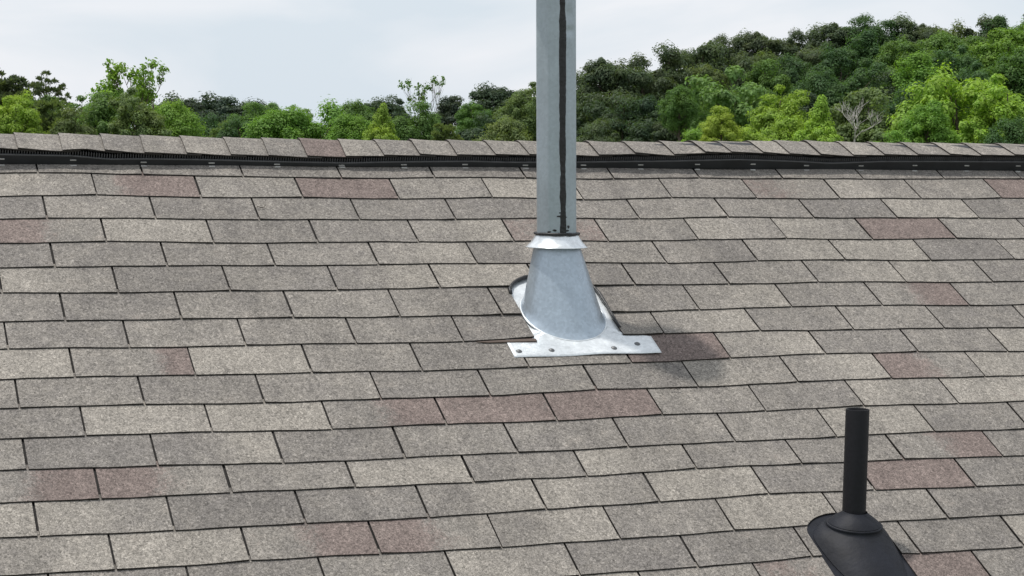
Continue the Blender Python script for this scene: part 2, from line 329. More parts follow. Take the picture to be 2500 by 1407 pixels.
TREES=[  # kind, x, y, top z, crown width, colour, label, group
 ('pine',14.0,150.1,9.95,4.82,'pine','dark olive pine tree cut off by the left edge of the picture',None),
 ('tuft',16.5,148.2,9.95,3.81,'pine','open crowned pine with separate dark needle tufts near the left edge',None),
 ('broad',12.3,127.8,7.82,2.89,'bri','yellow green leafy sapling in front of the dark pine at the left edge',None),
 ('pine',14.9,130.7,7.42,4.23,'oliv','dull olive bushy pine below the open tufted pine crown',None),
 ('airy',20.5,139.7,10.48,4.52,'lim','sparse leafy tree with see-through crown, left one of the tall pair at left',None),
 ('airy',23.1,137.6,10.56,4.17,'lim','sparse leafy tree with see-through crown, right one of the tall pair at left',None),
 ('broad',18.7,135.1,8.06,4.96,'mid','mid green leafy tree below the sparse tall pair at left',None),
 ('broad',20.1,126.8,8.21,3.58,'oliv','olive tree standing before the sparse tall leafy pair at left',None),
 ('broad',22.9,129.6,7.54,3.10,'lim','fresh green round tree just right of the sparse tall pair',None),
 ('broad',15.6,124.2,6.88,3.22,'oliv','low dull green tree between the bushy olive pine and the sparse pair',None),
 ('broad',21.3,141.2,8.71,5.79,'lim','fresh green dense tree filling the middle of the sparse tall pair at left',None),
 ('broad',15.8,146.7,8.02,4.72,'mid','green tree behind the yellow green sapling at left',None),
 ('broad',18.7,144.7,7.98,3.73,'mid','green tree left of the sparse tall pair, right of the tufted pine',None),
 ('far',70.3,395.8,12.74,11.51,'far','first far dark tree right of the sparse leafy pair on the skyline','far dark trees on the left skyline'),
 ('far',74.9,394.9,12.97,12.11,'far','second far dark tree right of the sparse leafy pair on the skyline','far dark trees on the left skyline'),
 ('far',79.6,394.0,12.71,11.51,'far','third far dark tree right of the sparse leafy pair on the skyline','far dark trees on the left skyline'),
 ('far',83.6,393.2,11.94,10.29,'far','fourth far dark tree right of the sparse leafy pair on the skyline','far dark trees on the left skyline'),
 ('far',87.5,392.3,11.18,10.90,'far','fifth far dark tree right of the sparse leafy pair on the skyline','far dark trees on the left skyline'),
 ('broad',54.3,284.8,8.08,7.27,'deep','dark green round tree low beneath the far skyline trees',None),
 ('pine',38.3,190.2,6.52,4.50,'oliv','low olive pine just above the roof ridge left of the bright green clump',None),
 ('far',59.4,292.0,8.38,5.91,'dk','dark tree between the far skyline and the bright green clump',None),
 ('broad',52.8,244.3,9.43,5.24,'mid','taller green tree at the left end of the bright green clump',None),
 ('broad',37.6,178.9,6.86,3.67,'deep','deep green shrub like tree left of the bright green clump',None),
 ('fluffy',39.3,168.7,7.77,5.50,'lim','bright green fluffy tree, left of the bright clump behind the ridge',None),
 ('fluffy',43.4,171.0,8.22,6.35,'lim','bright green fluffy tree, tallest in the middle of the bright clump',None),
 ('fluffy',43.7,161.0,7.19,3.89,'lim','bright green fluffy tree, right end of the bright clump',None),
 ('broad',59.0,259.4,9.68,4.45,'med','pale green treetop peeking over the left of the bright clump',None),
 ('broad',63.7,266.5,9.39,5.16,'med','pale green treetop peeking over the middle of the bright clump',None),
 ('broad',69.5,256.8,10.04,6.13,'mid','green treetop behind the right end of the bright clump',None),
 ('far',92.2,325.2,11.62,7.75,'dk','dark treetop behind the yellow green tree left of the pipe',None),
 ('point',44.4,154.2,7.97,3.58,'bri','yellow green young tree between the bright clump and the metal pipe',None),
 ('broad',54.6,177.9,8.65,4.72,'mid','green tree carrying bare twigs left of the metal pipe',None),
 ('far',100.9,347.7,12.68,6.03,'dk','small dark round treetop left of the bare twiggy tree',None),
 ('twiggy',56.0,182.5,11.20,6.85,'mid','thin nearly bare tree with sparse leaf tufts rising above the skyline',None),
 ('far',108.8,336.9,12.65,8.11,'far','dark treetop right of the bare twiggy tree',None),
 ('broad',94.6,282.7,10.68,4.67,'mid','narrow green tree between two dark ones left of the pipe',None),
 ('far',102.8,296.8,13.54,8.52,'dk','tall dark dome shaped tree left of the metal pipe',None),
 ('broad',90.3,250.3,11.62,6.13,'oliv','olive tree just left of the metal pipe',None),
 ('broad',94.3,252.3,12.85,6.20,'oliv','olive tree partly hidden behind the metal pipe',None),
 ('pine',45.5,140.5,6.32,2.83,'oliv','small olive pine just above the ridge left of the pipe',None),
 ('far',75.1,221.7,7.95,6.39,'dk','dark low tree above the ridge left of the pipe',None),
 ('broad',75.8,213.0,7.67,5.70,'oliv','dull green low tree above the ridge beside the pipe',None),
 ('fpine',107.9,269.4,14.81,9.45,'pine','first dark pine from the pipe in the tall stand to its right','dark pine stand right of the pipe'),
 ('fpine',108.9,260.3,16.58,10.61,'pine','second dark pine from the pipe in the tall stand to its right','dark pine stand right of the pipe'),
 ('fpine',113.8,261.8,17.09,10.02,'pine','third dark pine from the pipe in the tall stand to its right','dark pine stand right of the pipe'),
 ('fpine',122.1,272.1,19.11,10.46,'pine','fourth dark pine from the pipe in the tall stand to its right','dark pine stand right of the pipe'),
 ('fpine',132.6,284.9,20.64,11.01,'pine','fifth dark pine from the pipe in the tall stand to its right','dark pine stand right of the pipe'),
 ('fpine',88.0,217.0,9.23,8.25,'dk','first dark lower pine right of the pipe counted from it','lower dark pines right of the pipe'),
 ('fpine',90.4,212.6,10.51,8.73,'pine','second dark lower pine right of the pipe counted from it','lower dark pines right of the pipe'),
 ('fpine',92.4,208.2,10.24,8.03,'dk','third dark lower pine right of the pipe counted from it','lower dark pines right of the pipe'),
 ('fpine',83.6,201.5,7.26,7.15,'pine','fourth dark lower pine right of the pipe counted from it','lower dark pines right of the pipe'),
 ('fpine',87.4,200.0,7.30,7.15,'dk','fifth dark lower pine right of the pipe counted from it','lower dark pines right of the pipe'),
 ('fpine',90.7,198.5,7.34,6.05,'pine','sixth dark lower pine right of the pipe counted from it','lower dark pines right of the pipe'),
 ('fpine',163.1,341.3,24.97,8.80,'pine','first tree from the left along the crest of the wooded hill','crest trees of the wooded hill'),
 ('fpine',167.3,339.3,25.46,9.91,'pine','second tree from the left along the crest of the wooded hill','crest trees of the wooded hill'),
 ('fpine',171.6,337.2,25.64,11.01,'pine','third tree from the left along the crest of the wooded hill','crest trees of the wooded hill'),
 ('fpine',175.8,335.0,26.12,8.80,'pine','fourth tree from the left along the crest of the wooded hill','crest trees of the wooded hill'),
 ('fpine',179.9,332.9,26.60,9.91,'pine','fifth tree from the left along the crest of the wooded hill','crest trees of the wooded hill'),
 ('fpine',183.9,330.7,27.38,11.01,'pine','sixth tree from the left along the crest of the wooded hill','crest trees of the wooded hill'),
 ('fpine',187.3,328.8,28.91,8.80,'deep','seventh tree from the left along the crest of the wooded hill','crest trees of the wooded hill'),
 ('broad',190.8,326.8,27.92,9.91,'deep','eighth tree from the left along the crest of the wooded hill','crest trees of the wooded hill'),
 ('fpine',194.1,325.0,28.61,11.01,'pine','ninth tree from the left along the crest of the wooded hill','crest trees of the wooded hill'),
 ('fpine',197.1,323.1,27.39,8.80,'pine','tenth tree from the left along the crest of the wooded hill','crest trees of the wooded hill'),
 ('broad',201.1,320.7,27.09,9.91,'oliv','eleventh tree from the left along the crest of the wooded hill','crest trees of the wooded hill'),
 ('fpine',205.5,317.9,28.44,11.01,'pine','twelfth tree from the left along the crest of the wooded hill','crest trees of the wooded hill'),
 ('broad',208.6,315.9,28.73,8.80,'deep','thirteenth tree from the left along the crest of the wooded hill','crest trees of the wooded hill'),
 ('broad',211.7,313.9,29.32,9.91,'deep','fourteenth tree from the left along the crest of the wooded hill','crest trees of the wooded hill'),
 ('fpine',215.0,311.7,29.00,11.01,'pine','fifteenth tree from the left along the crest of the wooded hill','crest trees of the wooded hill'),
 ('fpine',128.0,269.4,16.40,8.09,'oliv','olive pine below the hill crest nearest the dark pine stand','trees on the wooded hillside'),
 ('fpine',142.0,289.4,18.96,9.40,'pine','dark pine under the hill crest above the large light green tree','trees on the wooded hillside'),
 ('fpine',146.1,287.3,19.32,8.73,'oliv','olive tinged pine on the upper hill above the light green trees','trees on the wooded hillside'),
 ('broad',127.6,242.9,17.01,7.45,'deep','deep green round tree in the middle of the hill','trees on the wooded hillside'),
 ('broad',122.4,240.2,16.24,6.76,'mid','green tree left of the deep green round hill tree','trees on the wooded hillside'),
 ('fpine',160.2,298.0,21.42,8.45,'pine','dark pine between the crest and the deep green hill trees','trees on the wooded hillside'),
 ('broad',141.3,253.7,19.02,7.88,'deep','deep green tree on the hill above the dead white tree','trees on the wooded hillside'),
 ('broad',165.9,289.5,23.60,10.42,'deep','dark green tree high on the hill below its left summit','trees on the wooded hillside'),
 ('broad',132.1,231.4,16.18,8.35,'deep','deep green tree on the hill below the summit trees','trees on the wooded hillside'),
 ('broad',126.1,231.0,14.68,6.60,'deep','dark green tree on the hill above the bright pointed tree','trees on the wooded hillside'),
 ('broad',131.9,224.1,14.35,6.52,'dk','very dark green tree between the dull olive tree and the rich green one','trees on the wooded hillside'),
 ('broad',164.9,277.1,21.70,8.73,'mid','mid green tree high on the hill right of its left summit','trees on the wooded hillside'),
 ('broad',135.1,220.4,16.68,8.65,'lim','rich green tree above the bright pair at right','trees on the wooded hillside'),
 ('broad',159.4,252.4,19.31,9.34,'deep','deep green tree above the rich green one at right','trees on the wooded hillside'),
 ('broad',178.7,287.5,23.60,9.86,'mid','mid green tree just below the crest near the right edge','trees on the wooded hillside'),
 ('broad',166.7,257.3,21.22,9.58,'mid','green tree on the upper hill near the right edge','trees on the wooded hillside'),
 ('broad',166.0,248.2,22.54,9.34,'lim','fresh green tall tree touching the right edge below the crest','trees on the wooded hillside'),
 ('broad',144.8,214.3,17.22,8.11,'mid','green tree at the right edge above the bright yellow green pair','trees on the wooded hillside'),
 ('broad',137.1,209.7,15.09,7.34,'deep','deep green tree right behind the brightest right hand tree','trees on the wooded hillside'),
 ('broad',128.8,211.1,12.68,6.73,'deep','dark green low tree left behind the brightest right hand tree','trees on the wooded hillside'),
 ('broad',118.1,220.8,11.40,6.81,'dk','dark green tree filling the gap behind the bright pointed tree','trees on the wooded hillside'),
 ('broad',113.0,223.4,12.12,6.29,'mid','green tree filling the gap behind the light green trees','trees on the wooded hillside'),
 ('broad',99.0,212.3,10.42,5.90,'mid','green tree left behind the large light green tree','trees on the wooded hillside'),
 ('broad',91.0,184.3,12.49,10.16,'med','large light green broad tree right of the dark pines',None),
 ('broad',83.2,180.8,10.82,3.35,'mid','slender green tree at the edge of the dark pines',None),
 ('broad',67.9,138.6,8.03,2.78,'yel','small yellow tree in front of the large light green tree',None),
 ('broad',67.4,142.3,6.31,4.34,'lim','low green bush like tree left of the small yellow one',None),
 ('broad',70.7,139.0,6.19,3.97,'bri','low light green tree right of the small yellow one',None),
 ('broad',85.1,162.2,10.35,5.41,'bri','light green tree left of the bright pointed tree',None),
 ('point',77.8,140.8,8.95,4.77,'bri','bright yellow green pointed tree left of the dead white tree',None),
 ('broad',77.0,144.8,7.46,4.17,'bri','low yellow green tree at the foot of the bright pointed one',None),
 ('broad',111.1,191.8,11.13,9.30,'oliv','dull olive broad tree behind the dead white branches',None),
 ('dead',86.6,150.5,9.32,4.22,'dead','dead tree with bare white forked branches above the ridge',None),
 ('broad',99.0,154.4,11.55,9.66,'bri','broad bright yellow green tree, largest at the right',None),
 ('broad',91.9,147.4,8.94,4.40,'lim','fresh green tree at the left foot of the largest bright right hand tree',None),
 ('broad',101.1,149.2,11.24,6.84,'bri','bright green tree cut by the right edge of the picture',None),
 ('broad',83.9,122.2,7.20,3.46,'deep','low dark green tree in the bottom right corner of the woods',None),
 ('broad',86.2,143.4,6.31,3.18,'lim','low green tree between the dead white tree and the bright right hand ones',None),
 ('pine',13.8,184.1,9.69,7.47,'mid','first tree of the wood going on past the left edge of the picture','trees past the left edge'),
 ('broad',9.2,143.7,8.90,4.70,'oliv','second tree of the wood going on past the left edge of the picture','trees past the left edge'),
 ('broad',7.5,149.3,8.79,4.97,'lim','third tree of the wood going on past the left edge of the picture','trees past the left edge'),
 ('broad',4.4,144.1,7.84,6.03,'mid','fourth tree of the wood going on past the left edge of the picture','trees past the left edge'),
 ('broad',3.8,192.3,9.51,6.41,'mid','fifth tree of the wood going on past the left edge of the picture','trees past the left edge'),
 ('broad',0.8,144.6,7.72,4.93,'oliv','sixth tree of the wood going on past the left edge of the picture','trees past the left edge'),
 ('broad',-1.7,190.5,8.93,6.53,'lim','seventh tree of the wood going on past the left edge of the picture','trees past the left edge'),
 ('broad',-3.7,143.4,8.47,4.89,'mid','eighth tree of the wood going on past the left edge of the picture','trees past the left edge'),
 ('broad',-6.8,174.8,8.67,5.56,'oliv','ninth tree of the wood going on past the left edge of the picture','trees past the left edge'),
 ('broad',-8.2,153.3,7.91,5.84,'deep','tenth tree of the wood going on past the left edge of the picture','trees past the left edge'),
 ('broad',-8.8,135.9,8.62,6.07,'oliv','eleventh tree of the wood going on past the left edge of the picture','trees past the left edge'),
 ('broad',-13.8,168.5,8.12,6.16,'mid','twelfth tree of the wood going on past the left edge of the picture','trees past the left edge'),
 ('broad',-14.0,145.8,8.58,6.47,'lim','thirteenth tree of the wood going on past the left edge of the picture','trees past the left edge'),
 ('broad',135.4,188.6,12.98,9.27,'bri','first tree of the wooded hill going on past the right edge of the picture','trees past the right edge'),
 ('broad',171.6,232.3,22.42,12.94,'bri','second tree of the wooded hill going on past the right edge of the picture','trees past the right edge'),
 ('broad',139.9,183.1,12.91,8.46,'bri','third tree of the wooded hill going on past the right edge of the picture','trees past the right edge'),
 ('broad',160.3,200.4,18.63,12.08,'bri','fourth tree of the wooded hill going on past the right edge of the picture','trees past the right edge'),
 ('broad',170.1,206.0,19.42,12.15,'bri','fifth tree of the wooded hill going on past the right edge of the picture','trees past the right edge'),
 ('broad',203.7,238.0,23.15,11.27,'deep','sixth tree of the wooded hill going on past the right edge of the picture','trees past the right edge'),
 ('broad',145.0,164.2,13.94,8.74,'deep','seventh tree of the wooded hill going on past the right edge of the picture','trees past the right edge'),
 ('broad',194.8,214.4,14.52,12.56,'bri','eighth tree of the wooded hill going on past the right edge of the picture','trees past the right edge'),
]


# ------------------------------------------------------------------ ground
def smooth(a, b, x):
    t = min(max((x - a) / (b - a), 0.0), 1.0); return t * t * (3 - 2 * t)
def ground_z(x, y):
    dx, dy = x - CAM.x, y - CAM.y
    D = math.hypot(dx, dy)
    az = math.degrees(math.atan2(dx, dy))          # 0 = along +Y, positive to the right
    return 13.0 * smooth(185, 390, D) * smooth(19.5, 29.5, az) * (1 - smooth(70, 110, az)) + 0.15 * math.sin(x * 0.05) * math.cos(y * 0.04) * smooth(20, 60, D)
gv, gf = [], []
rings = [0, 6, 12, 20, 35, 60, 90, 120, 150, 180, 205, 230, 255, 280, 305, 330, 355, 380, 410, 460, 560, 800, 1500, 3000, 6000]
SEG = 180
for i, R in enumerate(rings):
    for k in range(SEG):
        a = 2 * math.pi * k / SEG
        x, y = CAM.x + R * math.sin(a), CAM.y + R * math.cos(a)
        gv.append((x, y, ground_z(x, y)))
for i in range(len(rings) - 1):
    for k in range(SEG):
        k2 = (k + 1) % SEG
        if i == 0: gf.append((k, SEG + k2, SEG + k)) if True else None
        else: gf.append((i * SEG + k, i * SEG + k2, (i + 1) * SEG + k2, (i + 1) * SEG + k))
g = obj('ground', fix_normals(mesh('ground', gv, gf, M_GROUND, True)))
tag(g, kind='structure')

# ------------------------------------------------------------------ house: walls, deck, shingles, ridge
U0, U1, VE = -5.2, 7.6, 5.0          # ends of the ridge, length of the slope
house = empty('house', (0.0, pl(0, -APEX).y, 0.0))
tag(house, 'house roof of weathered grey, tan and rosy shingles with black ridge vent', 'house')
HL = Vector(house.location)
def hpart(name, me, parent=None, origin=None):
    """part of the house: vertices are in world space; parents have no rotation"""
    o = bpy.data.objects.new(name, me); C.objects.link(o)
    p = parent or house
    ori = Vector(origin) if origin is not None else HL
    me.transform(Matrix.Translation(-ori))
    o.parent = p
    base = HL if p is house else HL + Vector(p.location)
    o.location = ori - base
    return o
def slab(f, u0, u1, v0, v1, th):
    vs = [f(u, v, n) for n in (-0.001, -th) for u in (u0, u1) for v in (v0, v1)]
    return vs, [(0, 1, 3, 2), (4, 6, 7, 5), (0, 4, 5, 1), (2, 3, 7, 6), (0, 2, 6, 4), (1, 5, 7, 3)]
deck = hpart('roof_slope', fix_normals(mesh('roof_slope', *slab(pl, U0, U1, -APEX, VE, 0.02), M_FELT)))
deck_b = hpart('roof_slope', fix_normals(mesh('roof_slope', *slab(plb, U0, U1, -APEX, VE, 0.02), M_FELT)))
ya = HL.y
half = (VE + APEX) * CP - 0.45
zw = pl(0, VE - 0.5).z - 0.06
x0, x1 = U0 + 0.3, U1 - 0.3
za = zw + half * math.tan(PITCH) - 0.12
wv = [(x, ya + s * half, z) for x in (x0, x1) for s in (-1, 1) for z in (0, zw)] + [(x0, ya, za), (x1, ya, za)]
wf = [(0, 1, 5, 4), (2, 6, 7, 3), (0, 2, 3, 8, 1), (4, 5, 9, 7, 6)]
hpart('wall', fix_normals(mesh('wall', wv, wf, M_WALL)))

TONES = {'g': (0, .28), 'd': (0, .12), 'm': (0, .45), 'l': (0, .85), 'r': (1, .42), 'R': (1, .22), 'p': (.55, .55)}
ROW_TONES = [  # tone of each tab from the first one whose right edge is measured; two letters run left to right
 'mg gm gg gg g g dg g g mg g g g', 'lm grr m r m l g g pm lm m r', 'd m g mg g d g m g d l g',
 'rm l g g ml p m lm lm r m', 'd g gm m ml g m md ml l d m', 'm lm g mg gl l d g m ml lm g g',
 'g g mg m mg g g ml g mr m', 'm g m m mg d m ml g m g m', 'l mmr l m g m R ml g m l',
 'pm m g m g m g lm ml rm lm', 'g l l mr r r m g lm l', 'm d dl g m g gm m l g',
 'mr rm m l g lm g gm mr g', 'l lm d d gl lm l g r g', 'ml l mr rm ml gm l m g',
 'g g g m lm d g g g l', 'm g d gm l m pm r g m']
def tab_tone(row, tab):
    if row < len(ROW_TONES):
        seq = ROW_TONES[row].split()
        if 0 <= tab < len(seq): return seq[tab]
    return rng.choice(['g', 'g', 'm', 'm', 'mg', 'gm', 'l', 'lm', 'd', 'gl', 'mr', 'r'])
def tone_at(code, t):
    if len(code) == 1: return TONES[code]
    x = t * (len(code) - 1); i = min(int(x), len(code) - 2); k = smooth(0.2, 0.8, x - i)
    a, b = TONES[code[i]], TONES[code[i + 1]]
    return (a[0] + (b[0] - a[0]) * k, a[1] + (b[1] - a[1]) * k)

W, EX = 0.3048, 0.127
def seam(row, k):
    """butt corner between two tabs: (along, down)"""
    if row < len(SEAMS):
        r = SEAMS[row]; i = k - SEAM_FIRST
        if 0 <= i < len(r): return r[i]
        if i < 0: return (r[0][0] + i * W, r[0][1])
        return (r[-1][0] + (i - len(r) + 1) * W, r[-1][1])
    d = row - len(SEAMS) + 1
    base = SEAMS[-1] if d % 2 == 0 else SEAMS[-2]
    off = W if False else 0.0
    return (base[0][0] + (k - SEAM_FIRST) * W + off, SEAMS[-1][9][1] + d * 0.126)
def butt_v(row, u):
    """where the butt line of a course runs at u"""
    if row < 0: return -EX
    k0 = 0
    k = int(math.floor((u - seam(row, 0)[0]) / W))
    for kk in (k - 1, k, k + 1):
        a, b = seam(row, kk), seam(row, kk + 1)
        if a[0] <= u <= b[0]:
            t = (u - a[0]) / (b[0] - a[0]); return a[1] + (b[1] - a[1]) * t
    return seam(row, k)[1]
def wave(u, v):
    return 0.0016 * math.sin(u * 5.1 + v * 2.3) + 0.0012 * math.sin(u * 9.7 - v * 6.0 + 1.3)
COLS = 8
def tab_geometry(row, k, f=pl, lift=None, gap=0.0062, cutout=None):
    """vertices, faces, tone per vertex of one shingle tab between seams k-1 and k, trimmed round an opening"""
    (ul, vl), (ur, vr) = seam(row, k - 1), seam(row, k)
    g1 = gap * rng.uniform(0.3, 0.6); g2 = gap * rng.uniform(0.3, 0.6)
    code = tab_tone(row, k)
    r = rng.uniform(-.06, .06)
    cl, cr_ = rng.choice([0, 0, 0.0008, 0.002]), rng.choice([0, 0, 0.0008, 0.002])
    ph = rng.uniform(0, 6.28)
    ua, ub = ul + g1, ur - g2
    cols = [ua + (ub - ua) * i / COLS for i in range(COLS + 1)]
    if cutout:
        uc, hw, vt0, rt = cutout
        a, b = uc - hw, uc + hw
        cols = [c for c in cols if c < a - .002 or c > b + .002]
        cols += [c for c in (a - 1e-4, b + 1e-4) if ua < c < ub]
        cols += [c for c in (uc - hw * math.cos(math.pi * q / 20) for q in range(1, 20)) if ua < c < ub]
        cols += [c for c in (ua, ub) if a <= c <= b]
        cols = sorted(set(cols))
    runs, cur = [], []
    for u in cols:
        t = (u - ua) / (ub - ua)
        vb = vl + (vr - vl) * t + 0.0009 * math.sin(t * 9 + ph) + rng.uniform(-.0006, .0006)
        vu = butt_v(row - 1, u)
        vt = vu - 0.022
        lo = vb
        if cutout and uc - hw < u < uc + hw:
            lo = min(vb, vt0 + rt - rt * math.sqrt(max(0.0, 1 - ((u - uc) / hw) ** 2)))
        if lo < vu - 0.01:
            if len(cur) > 1: runs.append(cur)
            cur = []; continue
        up = cl * max(0, 1 - t * 5) + cr_ * max(0, 1 - (1 - t) * 5) + rng.uniform(0, .0004)
        tn = tone_at(code, min(max(t, 0), 1)); c = (tn[0], min(max(tn[1] + r, 0), 1))
        pts = []
        for v in (vt, (vt + lo) / 2, lo):
            q = (v - vu) / max(vb - vu, 0.03)
            pts.append((v, T * (1 + q) + wave(u, v) + up * max(q, 0) + (lift(u, v) * min(max(q, 0) * 1.5, 1) if lift else 0)))
        vs_ = [f(u, v, n) for v, n in pts] + [f(u, pts[2][0], pts[2][1] - T - 0.0006), f(u, vt, -T * 0.3 + wave(u, vt))]
        cur.append((vs_, c))
    if len(cur) > 1: runs.append(cur)
    out = []
    for run in runs:
        vs, fs, tone, et = [], [], [], []
        b0 = 0
        for v5, c in run:
            vs += v5; tone += [(*c, 0)] * 3 + [(*c, 1)] * 2
        m = len(run) - 1
        for i in range(m):
            a = b0 + i * 5; b = a + 5
            fs += [(a, a + 1, b + 1, b), (a + 1, a + 2, b + 2, b + 1), (a + 2, a + 3, b + 3, b + 2)]
            et += [0, 0, 1]
        n = b0 + m * 5
        fs += [tuple(b0 + j for j in (0, 4, 3, 2, 1)), tuple(n + j for j in (0, 1, 2, 3, 4))]; et += [1, 1]
        fs += [(b0 + 3, b0 + 4, n + 4, n + 3), (b0 + 4, b0, n, n + 4)]; et += [1, 1]
        out.append((vs, fs, tone, et))
    return out
def tone_mesh(name, vs, fs, tone, et):
    me = mesh(name, vs, fs, M_SH)
    at = me.color_attributes.new('tone', 'FLOAT_COLOR', 'CORNER')
    cols = []
    for p_, e in zip(me.polygons, et):
        for vi in p_.vertices:
            c = tone[vi]; cols += [c[0], c[1], float(e), 1.0]
    at.data.foreach_set('color', cols)
    return fix_normals(me)

# opening cut round the metal flashing and round the black boot (roof coordinates)
def tombstone(uc, hw, vt, vb, rtop, skew=0.0):
    pts = [(uc - hw, vb), (uc - hw, vt + rtop)]
    for i in range(1, 12):
        a = math.pi - math.pi * i / 12
        pts.append((uc + hw * math.cos(a), vt + rtop - rtop * math.sin(a)))
    pts += [(uc + hw, vt + rtop), (uc + hw, vb)]
    return pts
CUT1 = tombstone(1.396, 0.136, 0.592, 1.02, 0.10)
def near_cut(row, k, rows, u0, u1):
    a, b = seam(row, k - 1)[0], seam(row, k)[0]
    return row in rows and b > u0 and a < u1
def flash_lift(u, v):
    # the sheet under them props the tabs up beside the opening
    d = min(abs(u - 1.26), abs(u - 1.532))
    return 0.004 * max(0, 1 - d / 0.16)
ROWS_IN, ULO, UHI = 18, -1.05, 3.9
field = ([], [], [], [])
def add_field(g_):
    vs, fs, tn, et = g_; b = len(field[0])
    field[0].extend(vs); field[1].extend(tuple(i + b for i in q) for q in fs); field[2].extend(tn); field[3].extend(et)
n_tab = 0
row = 0
while True:
    if seam(row, 0)[1] > VE + 0.02: break
    for k in range(-19, 27):
        a, b = seam(row, k - 1)[0], seam(row, k)[0]
        if b < U0 + 0.25 or a > U1 - 0.2: continue
        inside = row < ROWS_IN and b > ULO + 0.18 and a < UHI
        lift = flash_lift if row in (5, 6, 7) and b > 1.0 and a < 1.8 else None
        co = None
        if near_cut(row, k, (4, 5, 6, 7), 1.25, 1.54): co = (1.396, 0.136, 0.592, 0.10)
        if near_cut(row, k, (12, 13, 14, 15, 16), 1.72, 1.94): co = (1.819, 0.109, 1.738, 0.08)
        for g_ in tab_geometry(row, k, lift=lift, cutout=co):
            if not inside:
                add_field(g_); continue
            mid = sum(g_[0], Vector()) / len(g_[0])
            hpart('shingle', tone_mesh('shingle', *g_), deck, mid)
            n_tab += 1
    row += 1
fo = hpart('shingle_field', tone_mesh('shingle_field', *field), deck); tag(fo, kind='stuff')
# back slope: coarse courses seen only from elsewhere
bvs, bfs, bt, be = [], [], [], []
for r_ in range(40):
    va = -APEX + 0.13 + r_ * EX
    if va > VE: break
    for k in range(-18, 27):
        a = k * W + (W / 2 if r_ % 2 else 0)
        if a < U0 or a + W > U1: continue
        b0 = len(bvs); tn = TONES[rng.choice('gmlgmdr')]
        bvs += [plb(a + .003, va - EX - .02, T * .8), plb(a + W - .003, va - EX - .02, T * .8), plb(a + W - .003, va, 2 * T), plb(a + .003, va, 2 * T), plb(a + .003, va, T), plb(a + W - .003, va, T)]
        bfs += [(b0, b0 + 1, b0 + 2, b0 + 3), (b0 + 3, b0 + 2, b0 + 5, b0 + 4)]; be += [0, 1]; bt += [(*tn, 0)] * 6
bo = hpart('shingle_field', tone_mesh('shingle_field', bvs, bfs, bt, be), deck_b); tag(bo, kind='stuff')

# a loose strip of shingle pushed out beside the flashing
pts = [(1.085, 0.931), (1.262, 0.922), (1.262, 0.940), (1.12, 0.937)]
vs = [pl(u, v, 0.0105 + (0.004 if i == 2 else 0)) for i, (u, v) in enumerate(pts)] + [pl(u, v, 0.008) for u, v in pts]
fs = [(0, 1, 2, 3), (7, 6, 5, 4)] + [(i, 4 + i, 4 + (i + 1) % 4, (i + 1) % 4) for i in range(4)]
hpart('underlay_strip', fix_normals(mesh('underlay_strip', vs, fs, simple('brown_mat', (0.10, 0.075, 0.062), 0.9))), deck, pl(1.18, 0.93))

# ------------------------------------------------------------------ ridge vent
VB, VC = -0.055, -0.070
def ridge_n(u): return interp(VENT_RIM, u) - 0.003
def vent_front(f):
    us_ = np.arange(U0 + 0.02, U1 - 0.02, 0.03)
    prof = [(-0.068, 0.004, 0), (VB - 0.004, 0.005, 0), (VB + 0.002, 0.0, 0), (VB, 0.0225, 1), (VB - 0.0005, 0.0255, 1), (VB - 0.004, 0.0255, 1), (VB - 0.005, 0.006, 0)]
    vs, fs, fm = [], [], []
    m = len(prof)
    for u in us_:
        d = ridge_n(u)
        for v, n, k in prof:
            vs.append(f(u, v, n + d * (0.9 if k else 0.25 if n > 0.003 else 0.0) + (0.008 if n < 0.003 else 0)))
    for i in range(len(us_) - 1):
        for j in range(m - 1):
            a = i * m + j; fs.append((a, a + 1, a + m + 1, a + m)); fm.append(1 if j in (3, 4) else 0)
    return vs, fs, fm
vs, fs, fm = vent_front(pl)
vent = hpart('ridge_vent', fix_normals(mesh('ridge_vent', vs, fs, [M_VENT, M_RIM], False, fm)), None, pl(1.5, -APEX))
vs, fs, fm = vent_front(plb)
hpart('vent_baffle', fix_normals(mesh('vent_baffle', vs, fs, [M_VENT, M_RIM], False, fm)), vent)
# louvre: comb of fins between base and cover, with a dark core behind
vs, fs = [], []
def add_box(f, u0, u1, v0, v1, n0, n1):
    b = len(vs)
    vs.extend([f(u, v, n) for u in (u0, u1) for v in (v0, v1) for n in (n0, n1)])
    fs.extend([(b, b + 1, b + 3, b + 2), (b + 4, b + 6, b + 7, b + 5), (b, b + 4, b + 5, b + 1), (b + 2, b + 3, b + 7, b + 6), (b, b + 2, b + 6, b + 4), (b + 1, b + 5, b + 7, b + 3)])
u = U0 + 0.03
while u < U1 - 0.03:
    d = interp(VENT_RIM, u)
    add_box(pl, u, u + 0.0028, VC - 0.02, VC + 0.008, 0.004, min(0.034 + d, 0.036 + interp(CAP_EDGE, u)))
    u += 0.0078
lv = hpart('louver', fix_normals(mesh('louver', vs, fs, M_FIN)), vent); tag(lv, kind='stuff')
vs, fs = [], []
us_ = np.arange(U0 + 0.02, U1 - 0.02, 0.04)
for i, u in enumerate(us_):
    d = interp(VENT_RIM, u); dc = interp(CAP_EDGE, u)
    top = 0.034 + min(d, dc)
    vs += [pl(u, VC - 0.022, 0.003), pl(u, VC - 0.022, top), pl(u, -APEX + 0.02, top - 0.004), plb(u, -APEX + 0.02, top - 0.004), plb(u, VC - 0.022, top), plb(u, VC - 0.022, 0.003)]
    if i:
        for j in range(5): fs.append((i * 6 - 6 + j, i * 6 - 5 + j, i * 6 + 1 + j, i * 6 + j))
hpart('vent_core', fix_normals(mesh('vent_core', vs, fs, M_VENT)), vent)
